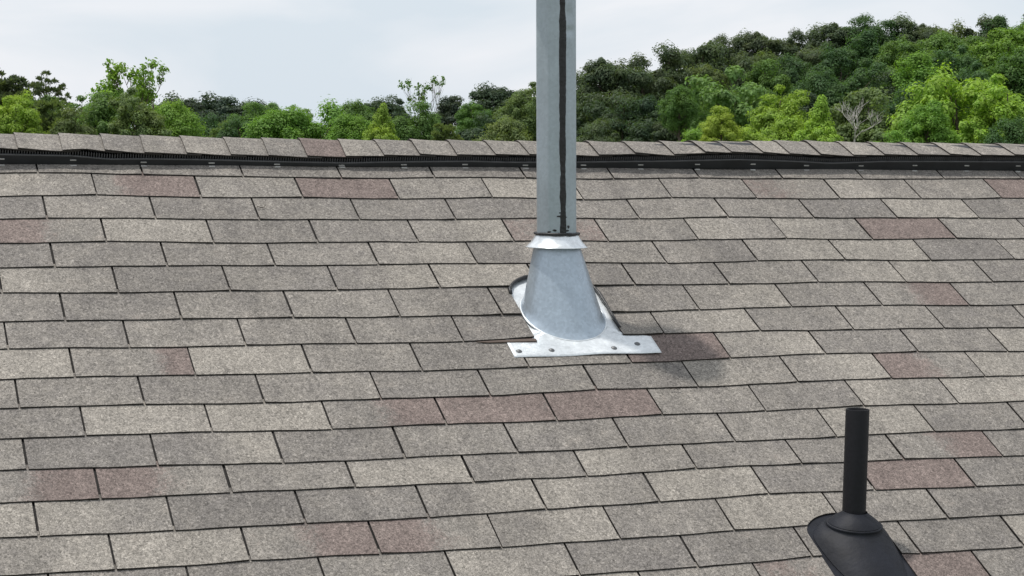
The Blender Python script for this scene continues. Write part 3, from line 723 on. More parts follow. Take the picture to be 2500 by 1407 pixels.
for u in SLOT_SPOTS:  # pale blocks painted as sunlit slots in the band and sun spots below
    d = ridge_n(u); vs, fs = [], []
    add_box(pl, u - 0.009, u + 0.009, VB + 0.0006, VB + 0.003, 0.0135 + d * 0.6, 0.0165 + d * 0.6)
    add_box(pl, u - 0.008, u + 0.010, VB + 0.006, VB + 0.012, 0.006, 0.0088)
    hpart('slot_sun_spot', fix_normals(mesh('slot_sun_spot', vs, fs, M_SUN_SPOT)), vent, pl(u, VB, 0.01))
# ridge caps: bent over the ridge, each lapping over the one on its left
seams = list(CAP_SEAMS)
while seams[0] > U0 + 0.15: seams.insert(0, seams[0] - 0.122 + rng.uniform(-.004, .004))
while seams[-1] < U1 - 0.15: seams.append(seams[-1] + 0.122 + rng.uniform(-.004, .004))
CAPTONE = ['g', 'm', 'm', 'g', 'm', 'lm', 'm', 'g', 'r', 'lm', 'g', 'm', 'g', 'm', 'm', 'm', 'g', 'm', 'm', 'm', 'g', 'l', 'm', 'm', 'lm', 'm', 'm', 'lm', 'm']
first = len(seams) - len(CAP_SEAMS)
def cap_section(u, dn, jit):
    """points front edge to back edge on the under side"""
    ce, ct = interp(CAP_EDGE, u), interp(CAP_TOP, u)
    ap = pl(u, -APEX) + Vector((0, 0, 0.033 + ct))
    dirn = Vector((0, -SP, CP)); up = Vector((0, 0, 1))
    e = pl(u, -0.058 + jit, 0.037 + ce)
    mid = e.lerp(ap, 0.45) + dirn * 0.003
    sh = e.lerp(ap, 0.82) + dirn * 0.0045
    pts = [e, mid, sh, ap]
    for q in (sh, mid, e): pts.append(Vector((q.x, 2 * HL.y - q.y, q.z)))
    nr = [dirn, dirn, (dirn + up * .6).normalized(), up]
    for q in (nr[2], nr[1], nr[0]): nr.append(Vector((q.x, -q.y, q.z)))
    return [p + n * dn for p, n in zip(pts, nr)], nr
start_cap = seams.index(CAP_SEAMS[0])
for i in range(len(seams) - 1):
    ua, ub = seams[i], seams[i + 1] + 0.05
    ci = i - start_cap + 1
    code = CAPTONE[ci] if 0 <= ci < len(CAPTONE) else rng.choice(['g', 'm', 'm', 'lm', 'r'])
    vs, fs, tn, et = [], [], [], []
    skew = rng.uniform(-.004, .004); jit = rng.uniform(-.0015, .0015)
    st = 6
    lft = rng.choice([0, 0, 0.001, 0.002])
    for j in range(st):
        t = j / (st - 1); u = ua + (ub - ua) * t
        dn = 0.0066 * (1 - t) - 0.0005 + lft * max(0, 1 - t * 3)
        pts, nr = cap_section(u, dn, jit)
        tt = tone_at(code, min(t * 1.2, 1)); c = (tt[0], tt[1] + 0.02)
        for q, n_, sk in zip(pts, nr, (1, .6, .2, 0, -.2, -.6, -1)):
            q = q + Vector((skew * sk + 0.0, 0, 0))
            vs += [q + n_ * 0.0042, q]; tn += [(*c, 0), (*c, 1)]
    m = 14
    for j in range(st - 1):
        for k in range(6):
            a = j * m + k * 2
            fs += [(a, a + 2, a + m + 2, a + m), (a + 1, a + m + 1, a + m + 3, a + 3)]; et += [0, 1]
        a = j * m; fs += [(a, a + m, a + m + 1, a + 1), (a + 12, a + 13, a + m + 13, a + m + 12)]; et += [1, 1]
    for j in (0, st - 1):
        for k in range(6):
            a = j * m + k * 2; fs.append((a, a + 1, a + 3, a + 2)); et.append(1)
    hpart('ridge_cap_shingle', tone_mesh('ridge_cap_shingle', vs, fs, tn, et), None, pl(ua, -APEX, 0.03))

# ------------------------------------------------------------------ metal flue
FU, FV = 1.387, 0.785
FB = pl(FU, FV)
flue = empty('flue_vent', FB)
tag(flue, 'tall galvanised metal flue pipe with storm collar and cone flashing on the roof', 'vent pipe')
def fpart(name, me, parent=None):
    o = bpy.data.objects.new(name, me); C.objects.link(o); o.parent = parent or flue
    return o
LEAN = -0.0165
SHIFT = -0.0172    # the pipe stands a little left of the middle of its flashing
def lean(p): return Vector((p.x + SHIFT + LEAN * max(p.z - 0.18, 0), p.y, p.z))
PR, PH = 0.0590, 1.0
VIEW = math.atan2(CAM.y - FB.y, CAM.x - FB.x)
def pipe_r(th, z):
    # a nine sided drum rounded off, as bent sheet: flats between soft folds
    nseg = 8; a = (th - VIEW + 0.36) % (2 * math.pi / nseg) - math.pi / nseg
    poly = math.cos(math.pi / nseg) / math.cos(a)
    r = PR * (0.22 + 0.78 * poly) * 1.014
    # dents on the right near the top
    for zc, tc_, wz, wt, dp in ((0.80, VIEW + 0.75, 0.010, 0.3, 0.0026), (0.845, VIEW + 0.7, 0.02, 0.25, 0.002), (0.775, VIEW + 0.8, 0.02, 0.3, -0.0008)):
        dt = (th - tc_ + math.pi) % (2 * math.pi) - math.pi
        r -= dp * math.exp(-((z - zc) / wz) ** 2 - (dt / wt) ** 2)
    return r
vs, fs = [], []
SEGP, RZ = 90, 120
for i in range(RZ + 1):
    z = 0.195 + (PH - 0.195) * i / RZ
    for k in range(SEGP):
        th = 2 * math.pi * k / SEGP; r = pipe_r(th, z)
        vs.append(lean(Vector((r * math.cos(th), r * math.sin(th), z))))
for i in range(RZ):
    for k in range(SEGP):
        k2 = (k + 1) % SEGP
        fs.append((i * SEGP + k, i * SEGP + k2, (i + 1) * SEGP + k2, (i + 1) * SEGP + k))
pipe = fpart('pipe', fix_normals(mesh('pipe', vs, fs, M_PIPE, True)))
# black sealant down the lock seam, facing the camera and a little to the right
view = math.atan2(CAM.y - FB.y, CAM.x - FB.x)
SEAM_TH = view + 0.33
def strip(th0, z0, z1, w_fun, thick, name, parent, mat, seed=1):
    r_ = random.Random(seed); vs, fs = [], []
    n = max(int((z1 - z0) / 0.006), 4)
    off = 0; ww = 1
    for i in range(n + 1):
        z = z0 + (z1 - z0) * i / n
        off += r_.uniform(-.0004, .0004); off *= 0.93
        ww += r_.uniform(-.12, .12); ww = min(max(ww, .75), 1.3)
        hw = w_fun(z) * ww
        for s_, h in ((-1, 0.0), (-0.75, thick), (0, thick * 1.35), (0.75, thick), (1, 0.0)):
            th = th0 + (off + s_ * hw) / PR
            r = pipe_r(th, z) + h - 0.0004
            vs.append(lean(Vector((r * math.cos(th), r * math.sin(th), z))))
    for i in range(n):
        for j in range(4):
            a = i * 5 + j; fs.append((a, a + 1, a + 6, a + 5))
    return fpart(name, fix_normals(mesh(name, vs, fs, mat, True)), parent)
strip(SEAM_TH, 0.224, PH - 0.005, lambda z: 0.0080 + 0.0014 * smooth(0.55, 1.0, z), 0.0022, 'seam_sealant', pipe, M_SEAL_AND_SHADE, 5)
for i, (dt, z, w_, h_) in enumerate(((-0.16, 0.272, .010, .003), (-0.13, 0.282, .005, .002), (0.10, 0.270, .006, .002), (0.30, 0.242, .006, .005), (0.22, 0.232, .010, .003), (-0.42, 0.232, .006, .003), (-.7, .228, .006, .003))):
    n = 10; vs, fs = [], []
    r_ = random.Random(i)
    for j in range(n):
        a = 2 * math.pi * j / n; q = r_.uniform(.7, 1.2)
        th = SEAM_TH + dt + w_ * q * math.cos(a) / PR; zz = z + h_ * q * math.sin(a)
        zz += 0.008; r = pipe_r(th, zz) + 0.0003
        vs.append(lean(Vector((r * math.cos(th), r * math.sin(th), zz))))
    z += 0.008; th = SEAM_TH + dt; r = pipe_r(th, z) + 0.0016
    vs.append(lean(Vector((r * math.cos(th), r * math.sin(th), z))))
    fs = [(j, (j + 1) % n, n) for j in range(n)]
    fpart('sealant_blob', fix_normals(mesh('sealant_blob', vs, fs, M_SEAL_AND_SHADE, True)), pipe)
# sealant bead on the collar
vs, fs = [], []
r_ = random.Random(3); n = 72
rad = [0.0042 + r_.uniform(-.0008, .0010) for _ in range(n)]
for k in range(n):
    a = 2 * math.pi * k / n
    for j in range(8):
        b = 2 * math.pi * j / 8
        r = PR + 0.003 + rad[k] * math.cos(b)
        vs.append(Vector((SHIFT + r * math.cos(a), r * math.sin(a), 0.2295 + rad[k] * 0.9 * math.sin(b) + 0.0006 * math.sin(a * 7))))
for k in range(n):
    for j in range(8):
        k2, j2 = (k + 1) % n, (j + 1) % 8
        fs.append((k * 8 + j, k2 * 8 + j, k2 * 8 + j2, k * 8 + j2))
fpart('sealant_bead', fix_normals(mesh('sealant_bead', vs, fs, M_SEAL_AND_SHADE, True)), pipe)
# storm collar
prof = [(r_, z_ + 0.008) for r_, z_ in ((0.0585, 0.222), (0.060, 0.2205), (0.066, 0.209), (0.075, 0.196), (0.0845, 0.1855), (0.0885, 0.1835), (0.0885, 0.1818), (0.083, 0.1835), (0.074, 0.192), (0.064, 0.206))]
fpart('storm_collar', fix_normals(mesh('storm_collar', *lathe(prof, 64, Vector((SHIFT, 0, 0))), M_COLLAR, True)))
# flashing cone cut by the plane of the roof
RT, HT, KC = 0.0635, 0.203, 0.26
TP = math.tan(PITCH)
def cone_point(th, t):
    """t 0 at top, 1 where the cone meets the roof"""
    # z = -TP * (-y) ... the roof falls towards -y
    s_ = math.sin(th)
    # r = RT + KC (HT - z), z = TP * y = TP * r * s_ + 0.004
    rb = (RT + KC * (HT - 0.006)) / (1 + KC * TP * s_)
    zb = TP * rb * s_ + 0.006
    z = HT + (zb - HT) * t
    r = RT + KC * (HT - z)
    fl = max(0, t - 0.9) / 0.1
    r += 0.006 * fl * fl
    return Vector((r * math.cos(th) + SHIFT * min(max(z, 0) / HT, 1.0), r * math.sin(th), z))
vs, fs = [], []
SG, RW_ = 72, 22
for i in range(RW_ + 1):
    for k in range(SG): vs.append(cone_point(2 * math.pi * k / SG, i / RW_))
for i in range(RW_):
    for k in range(SG):
        k2 = (k + 1) % SG; fs.append((i * SG + k, i * SG + k2, (i + 1) * SG + k2, (i + 1) * SG + k))
cone = fpart('flashing_cone', fix_normals(mesh('flashing_cone', vs, fs, M_CONE, True)))
loop = [cone_point(2 * math.pi * k / SG, 1.0) + Vector((0, 0, 0.0005)) for k in range(SG)] 
loop.append(loop[0].copy())
vs, fs = tube(loop, [0.0032] * len(loop), 6, False)
fpart('joint_bead', fix_normals(mesh('joint_bead', vs, fs, M_PLATE, True)), cone)
# flashing plate lying on the courses
def rel(u, v, n): return pl(u, v, n) - FB
def plate_n(u, v):
    inn = smooth(1.255, 1.268, u) * (1 - smooth(1.518, 1.532, u))
    base = 0.0010 + 0.0086 * (inn * smooth(0.850, 0.896, v) + (1 - inn) * smooth(0.903, 0.922, v)) + 0.0016 * smooth(0.93, 0.995, v)
    return base + 0.0011 * math.sin(u * 31 + 1.0) * smooth(0.92, 0.99, v)
vs, fs = [], []
nu, nv = 44, 30
def plate_uv(i, j):
    t = j / nv; v = 0.575 + (1.012 - 0.575) * t
    w = smooth(0.905, 0.912, v)
    ul = 1.244 + (1.174 - 1.244) * w; ur = 1.548 + (1.612 - 1.548) * w
    s_ = i / nu
    vv = v + (0.002 * math.sin(s_ * 7) - 0.004 * s_) * smooth(0.98, 1.012, v)
    return ul + (ur - ul) * s_ - 0.010 * w * (1 - t) * 0, vv
for lay in (0, 1):
    for j in range(nv + 1):
        for i in range(nu + 1):
            u, v = plate_uv(i, j); vs.append(rel(u, v, plate_n(u, v) - lay * 0.0012))
L = (nu + 1) * (nv + 1)
for j in range(nv):
    for i in range(nu):
        a = j * (nu + 1) + i
        fs += [(a, a + 1, a + nu + 2, a + nu + 1), (L + a, L + a + nu + 1, L + a + nu + 2, L + a + 1)]
for i in range(nu): a = nv * (nu + 1) + i; fs.append((a, a + 1, L + a + 1, L + a))
for j in range(nv):
    for i in (0, nu): a = j * (nu + 1) + i; fs.append((a, a + nu + 1, L + a + nu + 1, L + a))
plate = fpart('flashing_plate', fix_normals(mesh('flashing_plate', vs, fs, M_PLATE, True)))
for u, v in ((1.195, 0.985), (1.291, 0.983), (1.478, 0.981), (1.556, 0.961)):
    pz = plate_n(u, v); prof = [(0.0001, 0.0042), (0.0042, 0.0036), (0.007, 0.002), (0.0090, 0.0)]
    vs, fs = lathe(prof, 14)
    q = Vector((0, -SP, CP)).rotation_difference(Vector((0, 0, 1))).inverted()
    vs = [q @ p + rel(u, v, pz) for p in vs]
    fpart('nail', fix_normals(mesh('nail', vs, fs, M_NAIL, True)), plate)
# black tube for lifted shingle edges, gap shade put into its colour
path = [rel(u, v, 0.010) for u, v in CUT1[1:-1] if v < 0.72] + [rel(1.5335 + 0.001 * math.sin(v * 60), v, 0.0085) for v in (0.73, 0.76, 0.79, 0.82, 0.85, 0.875)]
vs, fs = tube(path, [(0.0050 if i < 15 else 0.0042) + 0.001 * math.sin(i * 2.1) for i in range(len(path))], 8)
fpart('opening_edge_shade', fix_normals(mesh('opening_edge_shade', vs, fs, M_SEAL_AND_SHADE, True)), plate)
# rain cap above the frame, whose shadow falls beside the flashing
prof = [(PR + 0.002, 0.97), (PR + 0.004, 1.0), (0.075, 1.0), (0.105, 0.99), (0.11, 0.995), (0.11, 1.045), (0.116, 1.047), (0.116, 1.055), (0.05, 1.085), (0.0005, 1.09)]
vs, fs = lathe(prof, 40); vs = [lean(v) for v in vs]
fpart('unseen_rain_cap', fix_normals(mesh('unseen_rain_cap', vs, fs, M_PIPE, True)))

# ------------------------------------------------------------------ plumbing vent
BU, BV = 1.828, 1.835
BB = pl(BU, BV)
stack = empty('plumbing_vent', BB)
tag(stack, 'short black plastic plumbing vent pipe in black boot at lower right', 'vent pipe')
def spart(name, me, parent=None):
    o = bpy.data.objects.new(name, me); C.objects.link(o); o.parent = parent or stack
    return o
def srel(u, v, n): return pl(u, v, n) - BB
SL = 0.012
def slean(p): return Vector((p.x + SL * p.z, p.y, p.z))
prof = [(0.0296, 0.0), (0.0296, 0.328), (0.0290, 0.3305), (0.0262, 0.3305), (0.0252, 0.3285), (0.0250, 0.2)]
vs, fs = lathe(prof, 48); vs = [slean(v) for v in vs]
vs.append(slean(Vector((0, 0, 0.2)))); cidx = len(vs) - 1
fs += [(5 * 48 + k, 5 * 48 + (k + 1) % 48, cidx) for k in range(48)]
me = fix_normals(mesh('pipe', vs, fs, M_ABS, True)); me.set_sharp_from_angle(angle=math.radians(40))
spart('pipe', me)
# boot: rubber collar on a moulded hood, lofted from a tilted ring to the oval on the roof
ax = (Vector((0, 0, 1)) * 0.75 + Vector((0, -SP, CP)) * 0.25).normalized()
ex = Vector((1, 0, 0)); ey = ax.cross(ex).normalized()
def ring_pt(th, r, h, off=0.0): return ax * h + ex * (r * math.cos(th)) + ey * (r * math.sin(th) - off)
SG = 64
hood_rows = []
def oval(th, f_):
    # oval on the roof: wider than the ring and drawn out down the slope
    du = 0.104 * f_ * math.cos(th) - 0.006
    dv = (-0.082 if math.sin(th) > 0 else -0.24) * f_ * math.sin(th)
    return srel(BU + du, BV + dv + 0.006, 0.007)
rows_ = []
rows_.append([ring_pt(2 * math.pi * k / SG, 0.0298, 0.074) for k in range(SG)])
rows_.append([ring_pt(2 * math.pi * k / SG, 0.0335, 0.069) for k in range(SG)])
rows_.append([ring_pt(2 * math.pi * k / SG, 0.044, 0.062) for k in range(SG)])
rows_.append([ring_pt(2 * math.pi * k / SG, 0.058, 0.052) for k in range(SG)])
rows_.append([ring_pt(2 * math.pi * k / SG, 0.066, 0.043) for k in range(SG)])
vs = [p for r_ in rows_ for p in r_]
fs = [(i * SG + k, i * SG + (k + 1) % SG, (i + 1) * SG + (k + 1) % SG, (i + 1) * SG + k) for i in range(len(rows_) - 1) for k in range(SG)]
spart('rubber_collar', fix_normals(mesh('rubber_collar', vs, fs, M_RUBBER, True)))
rows_ = [[ring_pt(2 * math.pi * k / SG, 0.0635, 0.0415) for k in range(SG)],
         [ring_pt(2 * math.pi * k / SG, 0.0705, 0.0420) for k in range(SG)],
         [ring_pt(2 * math.pi * k / SG, 0.0715, 0.0375) for k in range(SG)],
         [ring_pt(2 * math.pi * k / SG, 0.0690, 0.0345) for k in range(SG)]]
nlo = 12
for i in range(1, nlo + 1):
    t = i / nlo
    rr = []
    for k in range(SG):
        th = 2 * math.pi * k / SG
        a = ring_pt(th, 0.069, 0.0345); b = oval(th, 1.0)
        q = a.lerp(b, t) + Vector((0, -SP, CP)) * 0.006 * math.sin(math.pi * t)
        rr.append(q)
    rows_.append(rr)
vs = [p for r_ in rows_ for p in r_]
fs = [(i * SG + k, i * SG + (k + 1) % SG, (i + 1) * SG + (k + 1) % SG, (i + 1) * SG + k) for i in range(len(rows_) - 1) for k in range(SG)]
spart('boot_hood', fix_normals(mesh('boot_hood', vs, fs, M_RUBBER, True)))
pts = tombstone(BU - 0.009, 0.118, 1.725, 2.15, 0.09)
vs = [srel(u, v, 0.0050) for u, v in pts] + [srel(u, v, 0.0035) for u, v in pts]
n = len(pts)
fs = [tuple(range(n)), tuple(range(2 * n - 1, n - 1, -1))] + [(i, n + i, n + (i + 1) % n, (i + 1) % n) for i in range(n)]
spart('flange', fix_normals(mesh('flange', vs, fs, M_RUBBER)))

# ------------------------------------------------------------------ twigs and grit on the shingles
def twig(pts, r, label):
    P = [pl(u, v, n) for u, v, n in pts]
    vs, fs = tube(P, [r * (1 - 0.5 * i / len(P)) for i in range(len(P))], 6)
    o = obj('twig', fix_normals(mesh('twig', [p - P[0] for p in vs], fs, M_TWIG, True))); o.location = P[0]
    tag(o, label, 'twig')
twig([(0.6144,0.1971,0.0100),(0.6274,0.2067,0.0110),(0.6391,0.1971,0.0120),(0.6375,0.1923,0.0130)], 0.0012, 'tiny curled dark twig on a grey shingle left of the pipe')
twig([(1.5727,1.1820,0.0105),(1.5849,1.1787,0.0105),(1.5947,1.1851,0.0105),(1.6022,1.1816,0.0105)], 0.0014, 'tiny dark twig on a shingle below the metal flashing')


# ------------------------------------------------------------------ trees
def leaf_quads(pos, nrm, size, aspect, rs, bend=0.0):
    """rhombic leaves as one array of quads: pos, nrm (n,3), size (n)"""
    n = len(pos)
    nrm = nrm / (np.linalg.norm(nrm, axis=1, keepdims=True) + 1e-9)
    ref = rs.normal(size=(n, 3))
    a = np.cross(nrm, ref); a /= np.linalg.norm(a, axis=1, keepdims=True) + 1e-9
    b = np.cross(nrm, a)
    s_ = size[:, None]
    P = np.stack([pos - a * s_ * .5, pos - b * s_ * aspect * .5 + nrm * s_ * bend, pos + a * s_ * .5, pos + b * s_ * aspect * .5 + nrm * s_ * bend], 1)
    return P.reshape(-1, 3)
def quads_mesh(name, V, mat):
    n = len(V) // 4
    me = bpy.data.meshes.new(name)
    me.vertices.add(len(V)); me.vertices.foreach_set('co', V.astype(np.float32).ravel())
    me.loops.add(len(V)); me.loops.foreach_set('vertex_index', np.arange(len(V), dtype=np.int32))
    me.polygons.add(n); me.polygons.foreach_set('loop_start', np.arange(0, len(V), 4, dtype=np.int32))
    me.materials.append(mat); me.update(calc_edges=True); me.validate()
    return me
def unit(rs, n):
    v = rs.normal(size=(n, 3)); return v / np.linalg.norm(v, axis=1, keepdims=True)
def clump_centres(rs, n, height, shape, lump):
    """points through the crown; top at z = 0, radius 1, hanging down to -height"""
    out = []
    lobes = unit(rs, 9)
    while len(out) < n:
        d = unit(rs, 1)[0]
        q = rs.uniform(0.35, 1.0) ** 0.55
        r = 1 + lump * max(0, (lobes @ d).max() - 0.75) * 4 - lump * 0.5
        zz = d[2] * q * r
        hz = height / 2
        z = -hz + zz * hz
        k = 1.0
        if shape == 'point': k = min(1.0, 0.25 + 1.25 * (-z / height))
        if shape == 'tall': k = min(1.0, 0.55 + 0.9 * (-z / height))
        out.append((d[0] * q * r * k, d[1] * q * r * k, z))
    return np.array(out)
def broad_crown(seed, n_cl=115, per=330, height=2.6, cr_=0.27, leaf=0.068, shape='round', lump=0.25, flat=0.75, upb=0.5, asp=0.62):
    rs = np.random.RandomState(seed)
    cs = clump_centres(rs, n_cl, height, shape, lump)
    P, Nn, S = [], [], []
    for c in cs:
        m = int(per * rs.uniform(.6, 1.3)); R_ = cr_ * rs.uniform(.55, 1.4)
        d = unit(rs, m); d[:, 2] = np.where(d[:, 2] < -0.2, d[:, 2] * rs.choice([-1, 1], m), d[:, 2])
        q = (rs.uniform(.45, 1.05, m) + np.where(rs.uniform(size=m) < .2, rs.uniform(0, .28, m), 0))[:, None]
        sq = rs.uniform(.65, 1.35, 3) * np.array([1, 1, flat])
        P.append(c + d * q * R_ * sq)
        Nn.append(d * 1.0 + rs.normal(size=(m, 3)) * 0.26 + np.array([0, 0, upb]))
        S.append(rs.uniform(.55, 1.5, m) * leaf)
    P = np.concatenate(P); P[:, 2] -= np.percentile(P[:, 2], 99.7)
    return quads_mesh('crown', leaf_quads(P, np.concatenate(Nn), np.concatenate(S), asp, rs, 0.1), M_LEAF), cs
def pine_crown(seed, n_cl=110, tufts=20, height=3.0, cr_=0.25, needle=0.15, shape='tall', lump=0.3, spread=None, tflat=.7):
    rs = np.random.RandomState(seed)
    cs = clump_centres(rs, n_cl, height, shape, lump) if spread is None else spread(rs)
    P, Nn, S = [], [], []
    for c in cs:
        for _ in range(int(tufts * rs.uniform(.6, 1.3))):
            d = unit(rs, 1)[0]; d[2] = abs(d[2]) * 0.7 - 0.12
            t = c + d * cr_ * rs.uniform(.3, 1.1) * np.array([1, 1, tflat])
            m = 12
            nd = unit(rs, m) + np.array([0, 0, 0.55]) + d * 0.5
            nd /= np.linalg.norm(nd, axis=1, keepdims=True)
            P.append(t + nd * needle * 0.5); S.append(np.full(m, needle) * rs.uniform(.7, 1.2, m)); Nn.append(nd)
    P = np.concatenate(P); S = np.concatenate(S); D = np.concatenate(Nn)
    top = np.percentile(P[:, 2], 99.7); P[:, 2] -= top; cs = cs.copy(); cs[:, 2] -= top
    n = len(P)
    side = np.cross(D, rs.normal(size=(n, 3))); side /= np.linalg.norm(side, axis=1, keepdims=True)
    s_ = S[:, None]
    V = np.stack([P - D * s_ * .5, P - side * s_ * .15, P + D * s_ * .5, P + side * s_ * .15], 1).reshape(-1, 3)
    return quads_mesh('crown', V, M_LEAF), cs
def limbs_mesh(seed, cs, mat, count=22, root=-2.6, r0=0.045, lean_=0.1):
    rs = random.Random(seed); vs, fs = [], []
    top = Vector((0, 0, -0.35))
    def add(path, radii):
        b = len(vs); v, f = tube(path, radii, 5, False); vs.extend(v); fs.extend(tuple(i + b for i in q) for q in f)
    add([Vector((0, 0, root)), Vector((0.04, -0.02, root * .6)), Vector((-.03, .03, root * .3)), top], [r0 * 1.2, r0, r0 * .7, r0 * .25])
    idx = list(range(len(cs))); rs.shuffle(idx)
    for i in idx[:count]:
        e = Vector(cs[i]); z = max(root + .1, e.z - rs.uniform(.25, .7) - 0.35 * math.hypot(e.x, e.y)); z = min(z, -0.4)
        s_ = Vector((0, 0, z)); m = s_.lerp(e, .5) + Vector((rs.uniform(-.08, .08), rs.uniform(-.08, .08), rs.uniform(-.02, .1)))
        add([s_, m, e], [r0 * .5, r0 * .33, r0 * .12])
    return mesh('limbs', vs, fs, mat, True)
def bare_mesh(seed, mat, fan, depth, r0, length, spread_, upb, lf=(.55, .85)):
    """forked bare branches from the root at z = -2.2 up to about z = 0"""
    rs = random.Random(seed); vs, fs, tips = [], [], []
    def add(path, radii):
        b = len(vs); v, f = tube(path, radii, 5, False); vs.extend(v); fs.extend(tuple(i + b for i in q) for q in f)
    def grow(p, d, L, r, lev):
        path, rad = [p], [r]; q = p
        for i in range(3):
            d = (d + Vector((rs.uniform(-.22, .22), rs.uniform(-.22, .22), rs.uniform(-.05, .2)))).normalized()
            q = q + d * L / 3; path.append(q); rad.append(r * (1 - .17 * (i + 1)))
        add(path, rad)
        if lev == 0: tips.append(q); return
        for j in range(fan if lev > 1 else fan + 1):
            a = rs.uniform(0, 6.28); nd = (d + Vector((math.cos(a), math.sin(a), 0)) * spread_ * rs.uniform(.5, 1.2) + Vector((0, 0, upb))).normalized()
            st = path[rs.choice([2, 3, 3])]
            grow(st, nd, L * rs.uniform(*lf), r * .56, lev - 1)
    grow(Vector((0, 0, -2.3)), Vector((0.1, 0, 1)), length, r0, depth)
    zt = max(v.z for v in vs); vs = [v - Vector((0, 0, zt)) for v in vs]; tips = [t - Vector((0, 0, zt)) for t in tips]
    return mesh('branches', vs, fs, mat, True), tips
def tip_leaves(seed, tips, per, R_, leaf):
    rs = np.random.RandomState(seed); P, Nn, S = [], [], []
    for t in tips:
        m = int(per * rs.uniform(.4, 1.4)); d = unit(rs, m)
        P.append(np.array(t) + d * rs.uniform(.2, 1.0, m)[:, None] * R_ * rs.uniform(.6, 1.3)); Nn.append(d * .6 + rs.normal(size=(m, 3)) * .5 + np.array([0, 0, .5])); S.append(rs.uniform(.6, 1.2, m) * leaf)
    return quads_mesh('crown', leaf_quads(np.concatenate(P), np.concatenate(Nn), np.concatenate(S), .62, rs, .1), M_LEAF)

LIB = {}
def lib(kind, items): LIB[kind] = items
def mk_broad(seed, **k):
    me, cs = broad_crown(seed, **k); return me, limbs_mesh(seed, cs, M_BARK), None
def mk_pine(seed, **k):
    me, cs = pine_crown(seed, **k); return me, limbs_mesh(seed, cs, M_BARK, 30), None
lib('broad', [mk_broad(11), mk_broad(12, shape='tall', lump=0.35), mk_broad(13, n_cl=130, cr_=0.23, lump=0.4), mk_broad(14, shape='tall', n_cl=100, cr_=0.3, lump=0.2), mk_broad(15, lump=0.45, n_cl=120)])
lib('point', [mk_broad(21, shape='point', n_cl=90, cr_=0.22, lump=0.2)])
lib('fluffy', [mk_broad(31, n_cl=80, per=420, cr_=0.33, leaf=0.066, flat=0.8, lump=0.25, upb=0.8), mk_broad(32, n_cl=85, per=420, cr_=0.32, leaf=0.066, flat=0.8, lump=0.35, upb=0.8)])
lib('pine', [mk_pine(41), mk_pine(42, lump=0.5)])
lib('fpine', [mk_broad(51, n_cl=130, per=330, shape='tall', cr_=0.25, leaf=0.08, asp=.36), mk_broad(52, n_cl=130, per=330, lump=0.3, cr_=0.26, leaf=0.08, asp=.36), mk_broad(53, n_cl=135, per=330, cr_=0.24, leaf=0.08, asp=.36)])
lib('far', [mk_broad(61, leaf=0.08, per=300, cr_=0.3), mk_broad(62, leaf=0.08, per=300, cr_=0.27, lump=0.4), mk_broad(63, leaf=0.08, per=300, cr_=0.25, shape='tall')])
def tuft_spread(rs):
    out = []
    for i in range(30):
        a = rs.uniform(0, 6.28); q = rs.uniform(.1, .95); out.append((q * math.cos(a), q * math.sin(a), -0.1 - 1.25 * q * rs.uniform(.3, 1.2)))
    out.append((0, 0, 0))
    for i in range(26): out.append(tuple(np.append(rs.uniform(-.9, .9, 2), -1.6 - rs.uniform(0, 1.2))))
    return np.array(out)
lib('tuft', [mk_pine(71, spread=tuft_spread, tufts=7, cr_=0.12, needle=0.13, tflat=1.0)])
def mk_airy(seed):
    br, tips = bare_mesh(seed, M_BARK, 3, 3, 0.05, 1.15, 0.75, 0.28)
    cr2, cs = broad_crown(seed + 5, n_cl=45, per=170, height=1.9, cr_=0.26, leaf=0.09, shape='tall')
    me = tip_leaves(seed, tips, 34, 0.2, 0.115)
    return me, br, None
lib('airy', [mk_airy(81), mk_airy(84)])
br, tips = bare_mesh(93, M_BARK, 3, 4, 0.028, 0.75, 0.62, 0.4, (.6, .95))
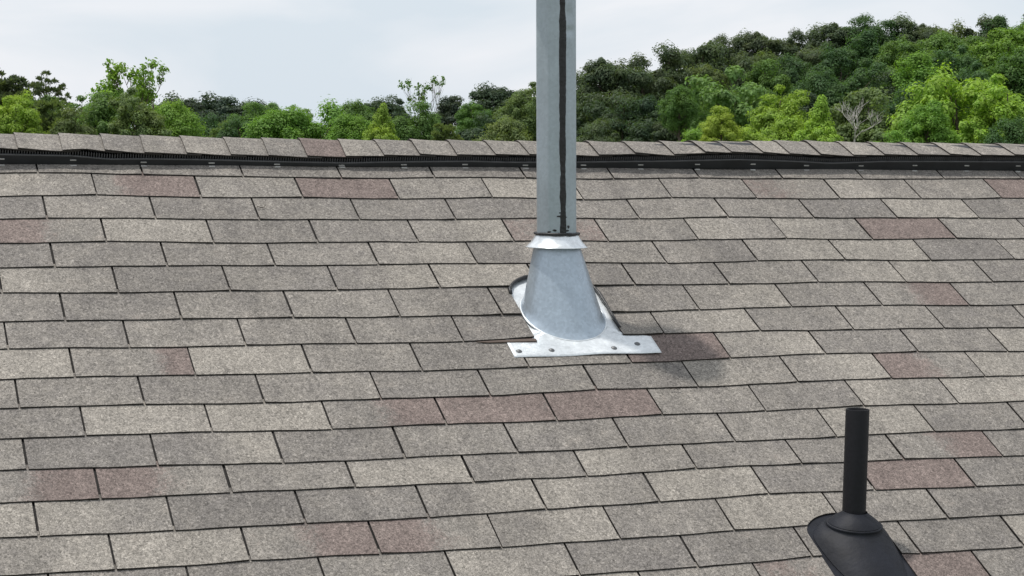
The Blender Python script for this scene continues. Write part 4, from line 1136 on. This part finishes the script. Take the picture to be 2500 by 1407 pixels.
lib('twiggy', [(tip_leaves(93, [q for q in tips if q.x + q.y * .4 > .12 or q.x < -.22][::2], 18, 0.1, 0.075), br, None)])
br, tips = bare_mesh(96, M_DEAD, 3, 4, 0.042, 0.62, 0.95, 0.3, (.65, .98))
lib('dead', [(None, br, None)])
count = {}
for kind, x, y, ztop, w, col, label, grp in TREES:
    i = count.get(kind, 0); count[kind] = i + 1
    crown, limbs, _ = LIB[kind][i % len(LIB[kind])]
    gz = ground_z(x, y) - 0.15
    nm = {'pine': 'pine_tree', 'fpine': 'pine_tree', 'tuft': 'pine_tree', 'dead': 'dead_tree', 'twiggy': 'bare_tree'}.get(kind, 'leafy_tree')
    t = empty(nm, (x, y, gz)); tag(t, label, 'tree', grp)
    s_ = w / 2 * 1.15; H = ztop - gz; rz = rng.uniform(0, 6.28)
    zs = s_ * rng.uniform(.95, 1.15)
    if kind in ('dead', 'twiggy', 'airy'): rz = {'dead': 2.2, 'twiggy': 0.6, 'airy': 0.5 + 2.1 * i}[kind]
    if crown is not None:
        o = bpy.data.objects.new('crown', crown); C.objects.link(o); o.parent = t; o.location = (0, 0, H); o.scale = (s_, s_, zs); o.rotation_euler = (0, 0, rz)
        c = GREENS[col]; k = rng.uniform(.88, 1.12); o.color = (c[0] * k * rng.uniform(.94, 1.06), c[1] * k, c[2] * k, 1)
    kx = 1.35 if kind == 'dead' else 1.0
    o = bpy.data.objects.new('limbs', limbs); C.objects.link(o); o.parent = t; o.location = (0, 0, H); o.scale = (s_ * kx, s_ * kx, zs); o.rotation_euler = (0, 0, rz)
    zb = H - zs * 2.25
    if zb > 0.3:
        r0 = 0.05 * s_ + 0.05
        vs, fs = tube([Vector((0, 0, 0)), Vector((0, 0, 0.4)), Vector((0.04 * s_, 0.02, zb * .5)), Vector((0, 0, zb))], [r0 * 1.7, r0 * 1.25, r0, r0 * .9], 8)
        o = bpy.data.objects.new('trunk', mesh('trunk', vs, fs, M_DEAD if kind == 'dead' else M_BARK, True)); C.objects.link(o); o.parent = t
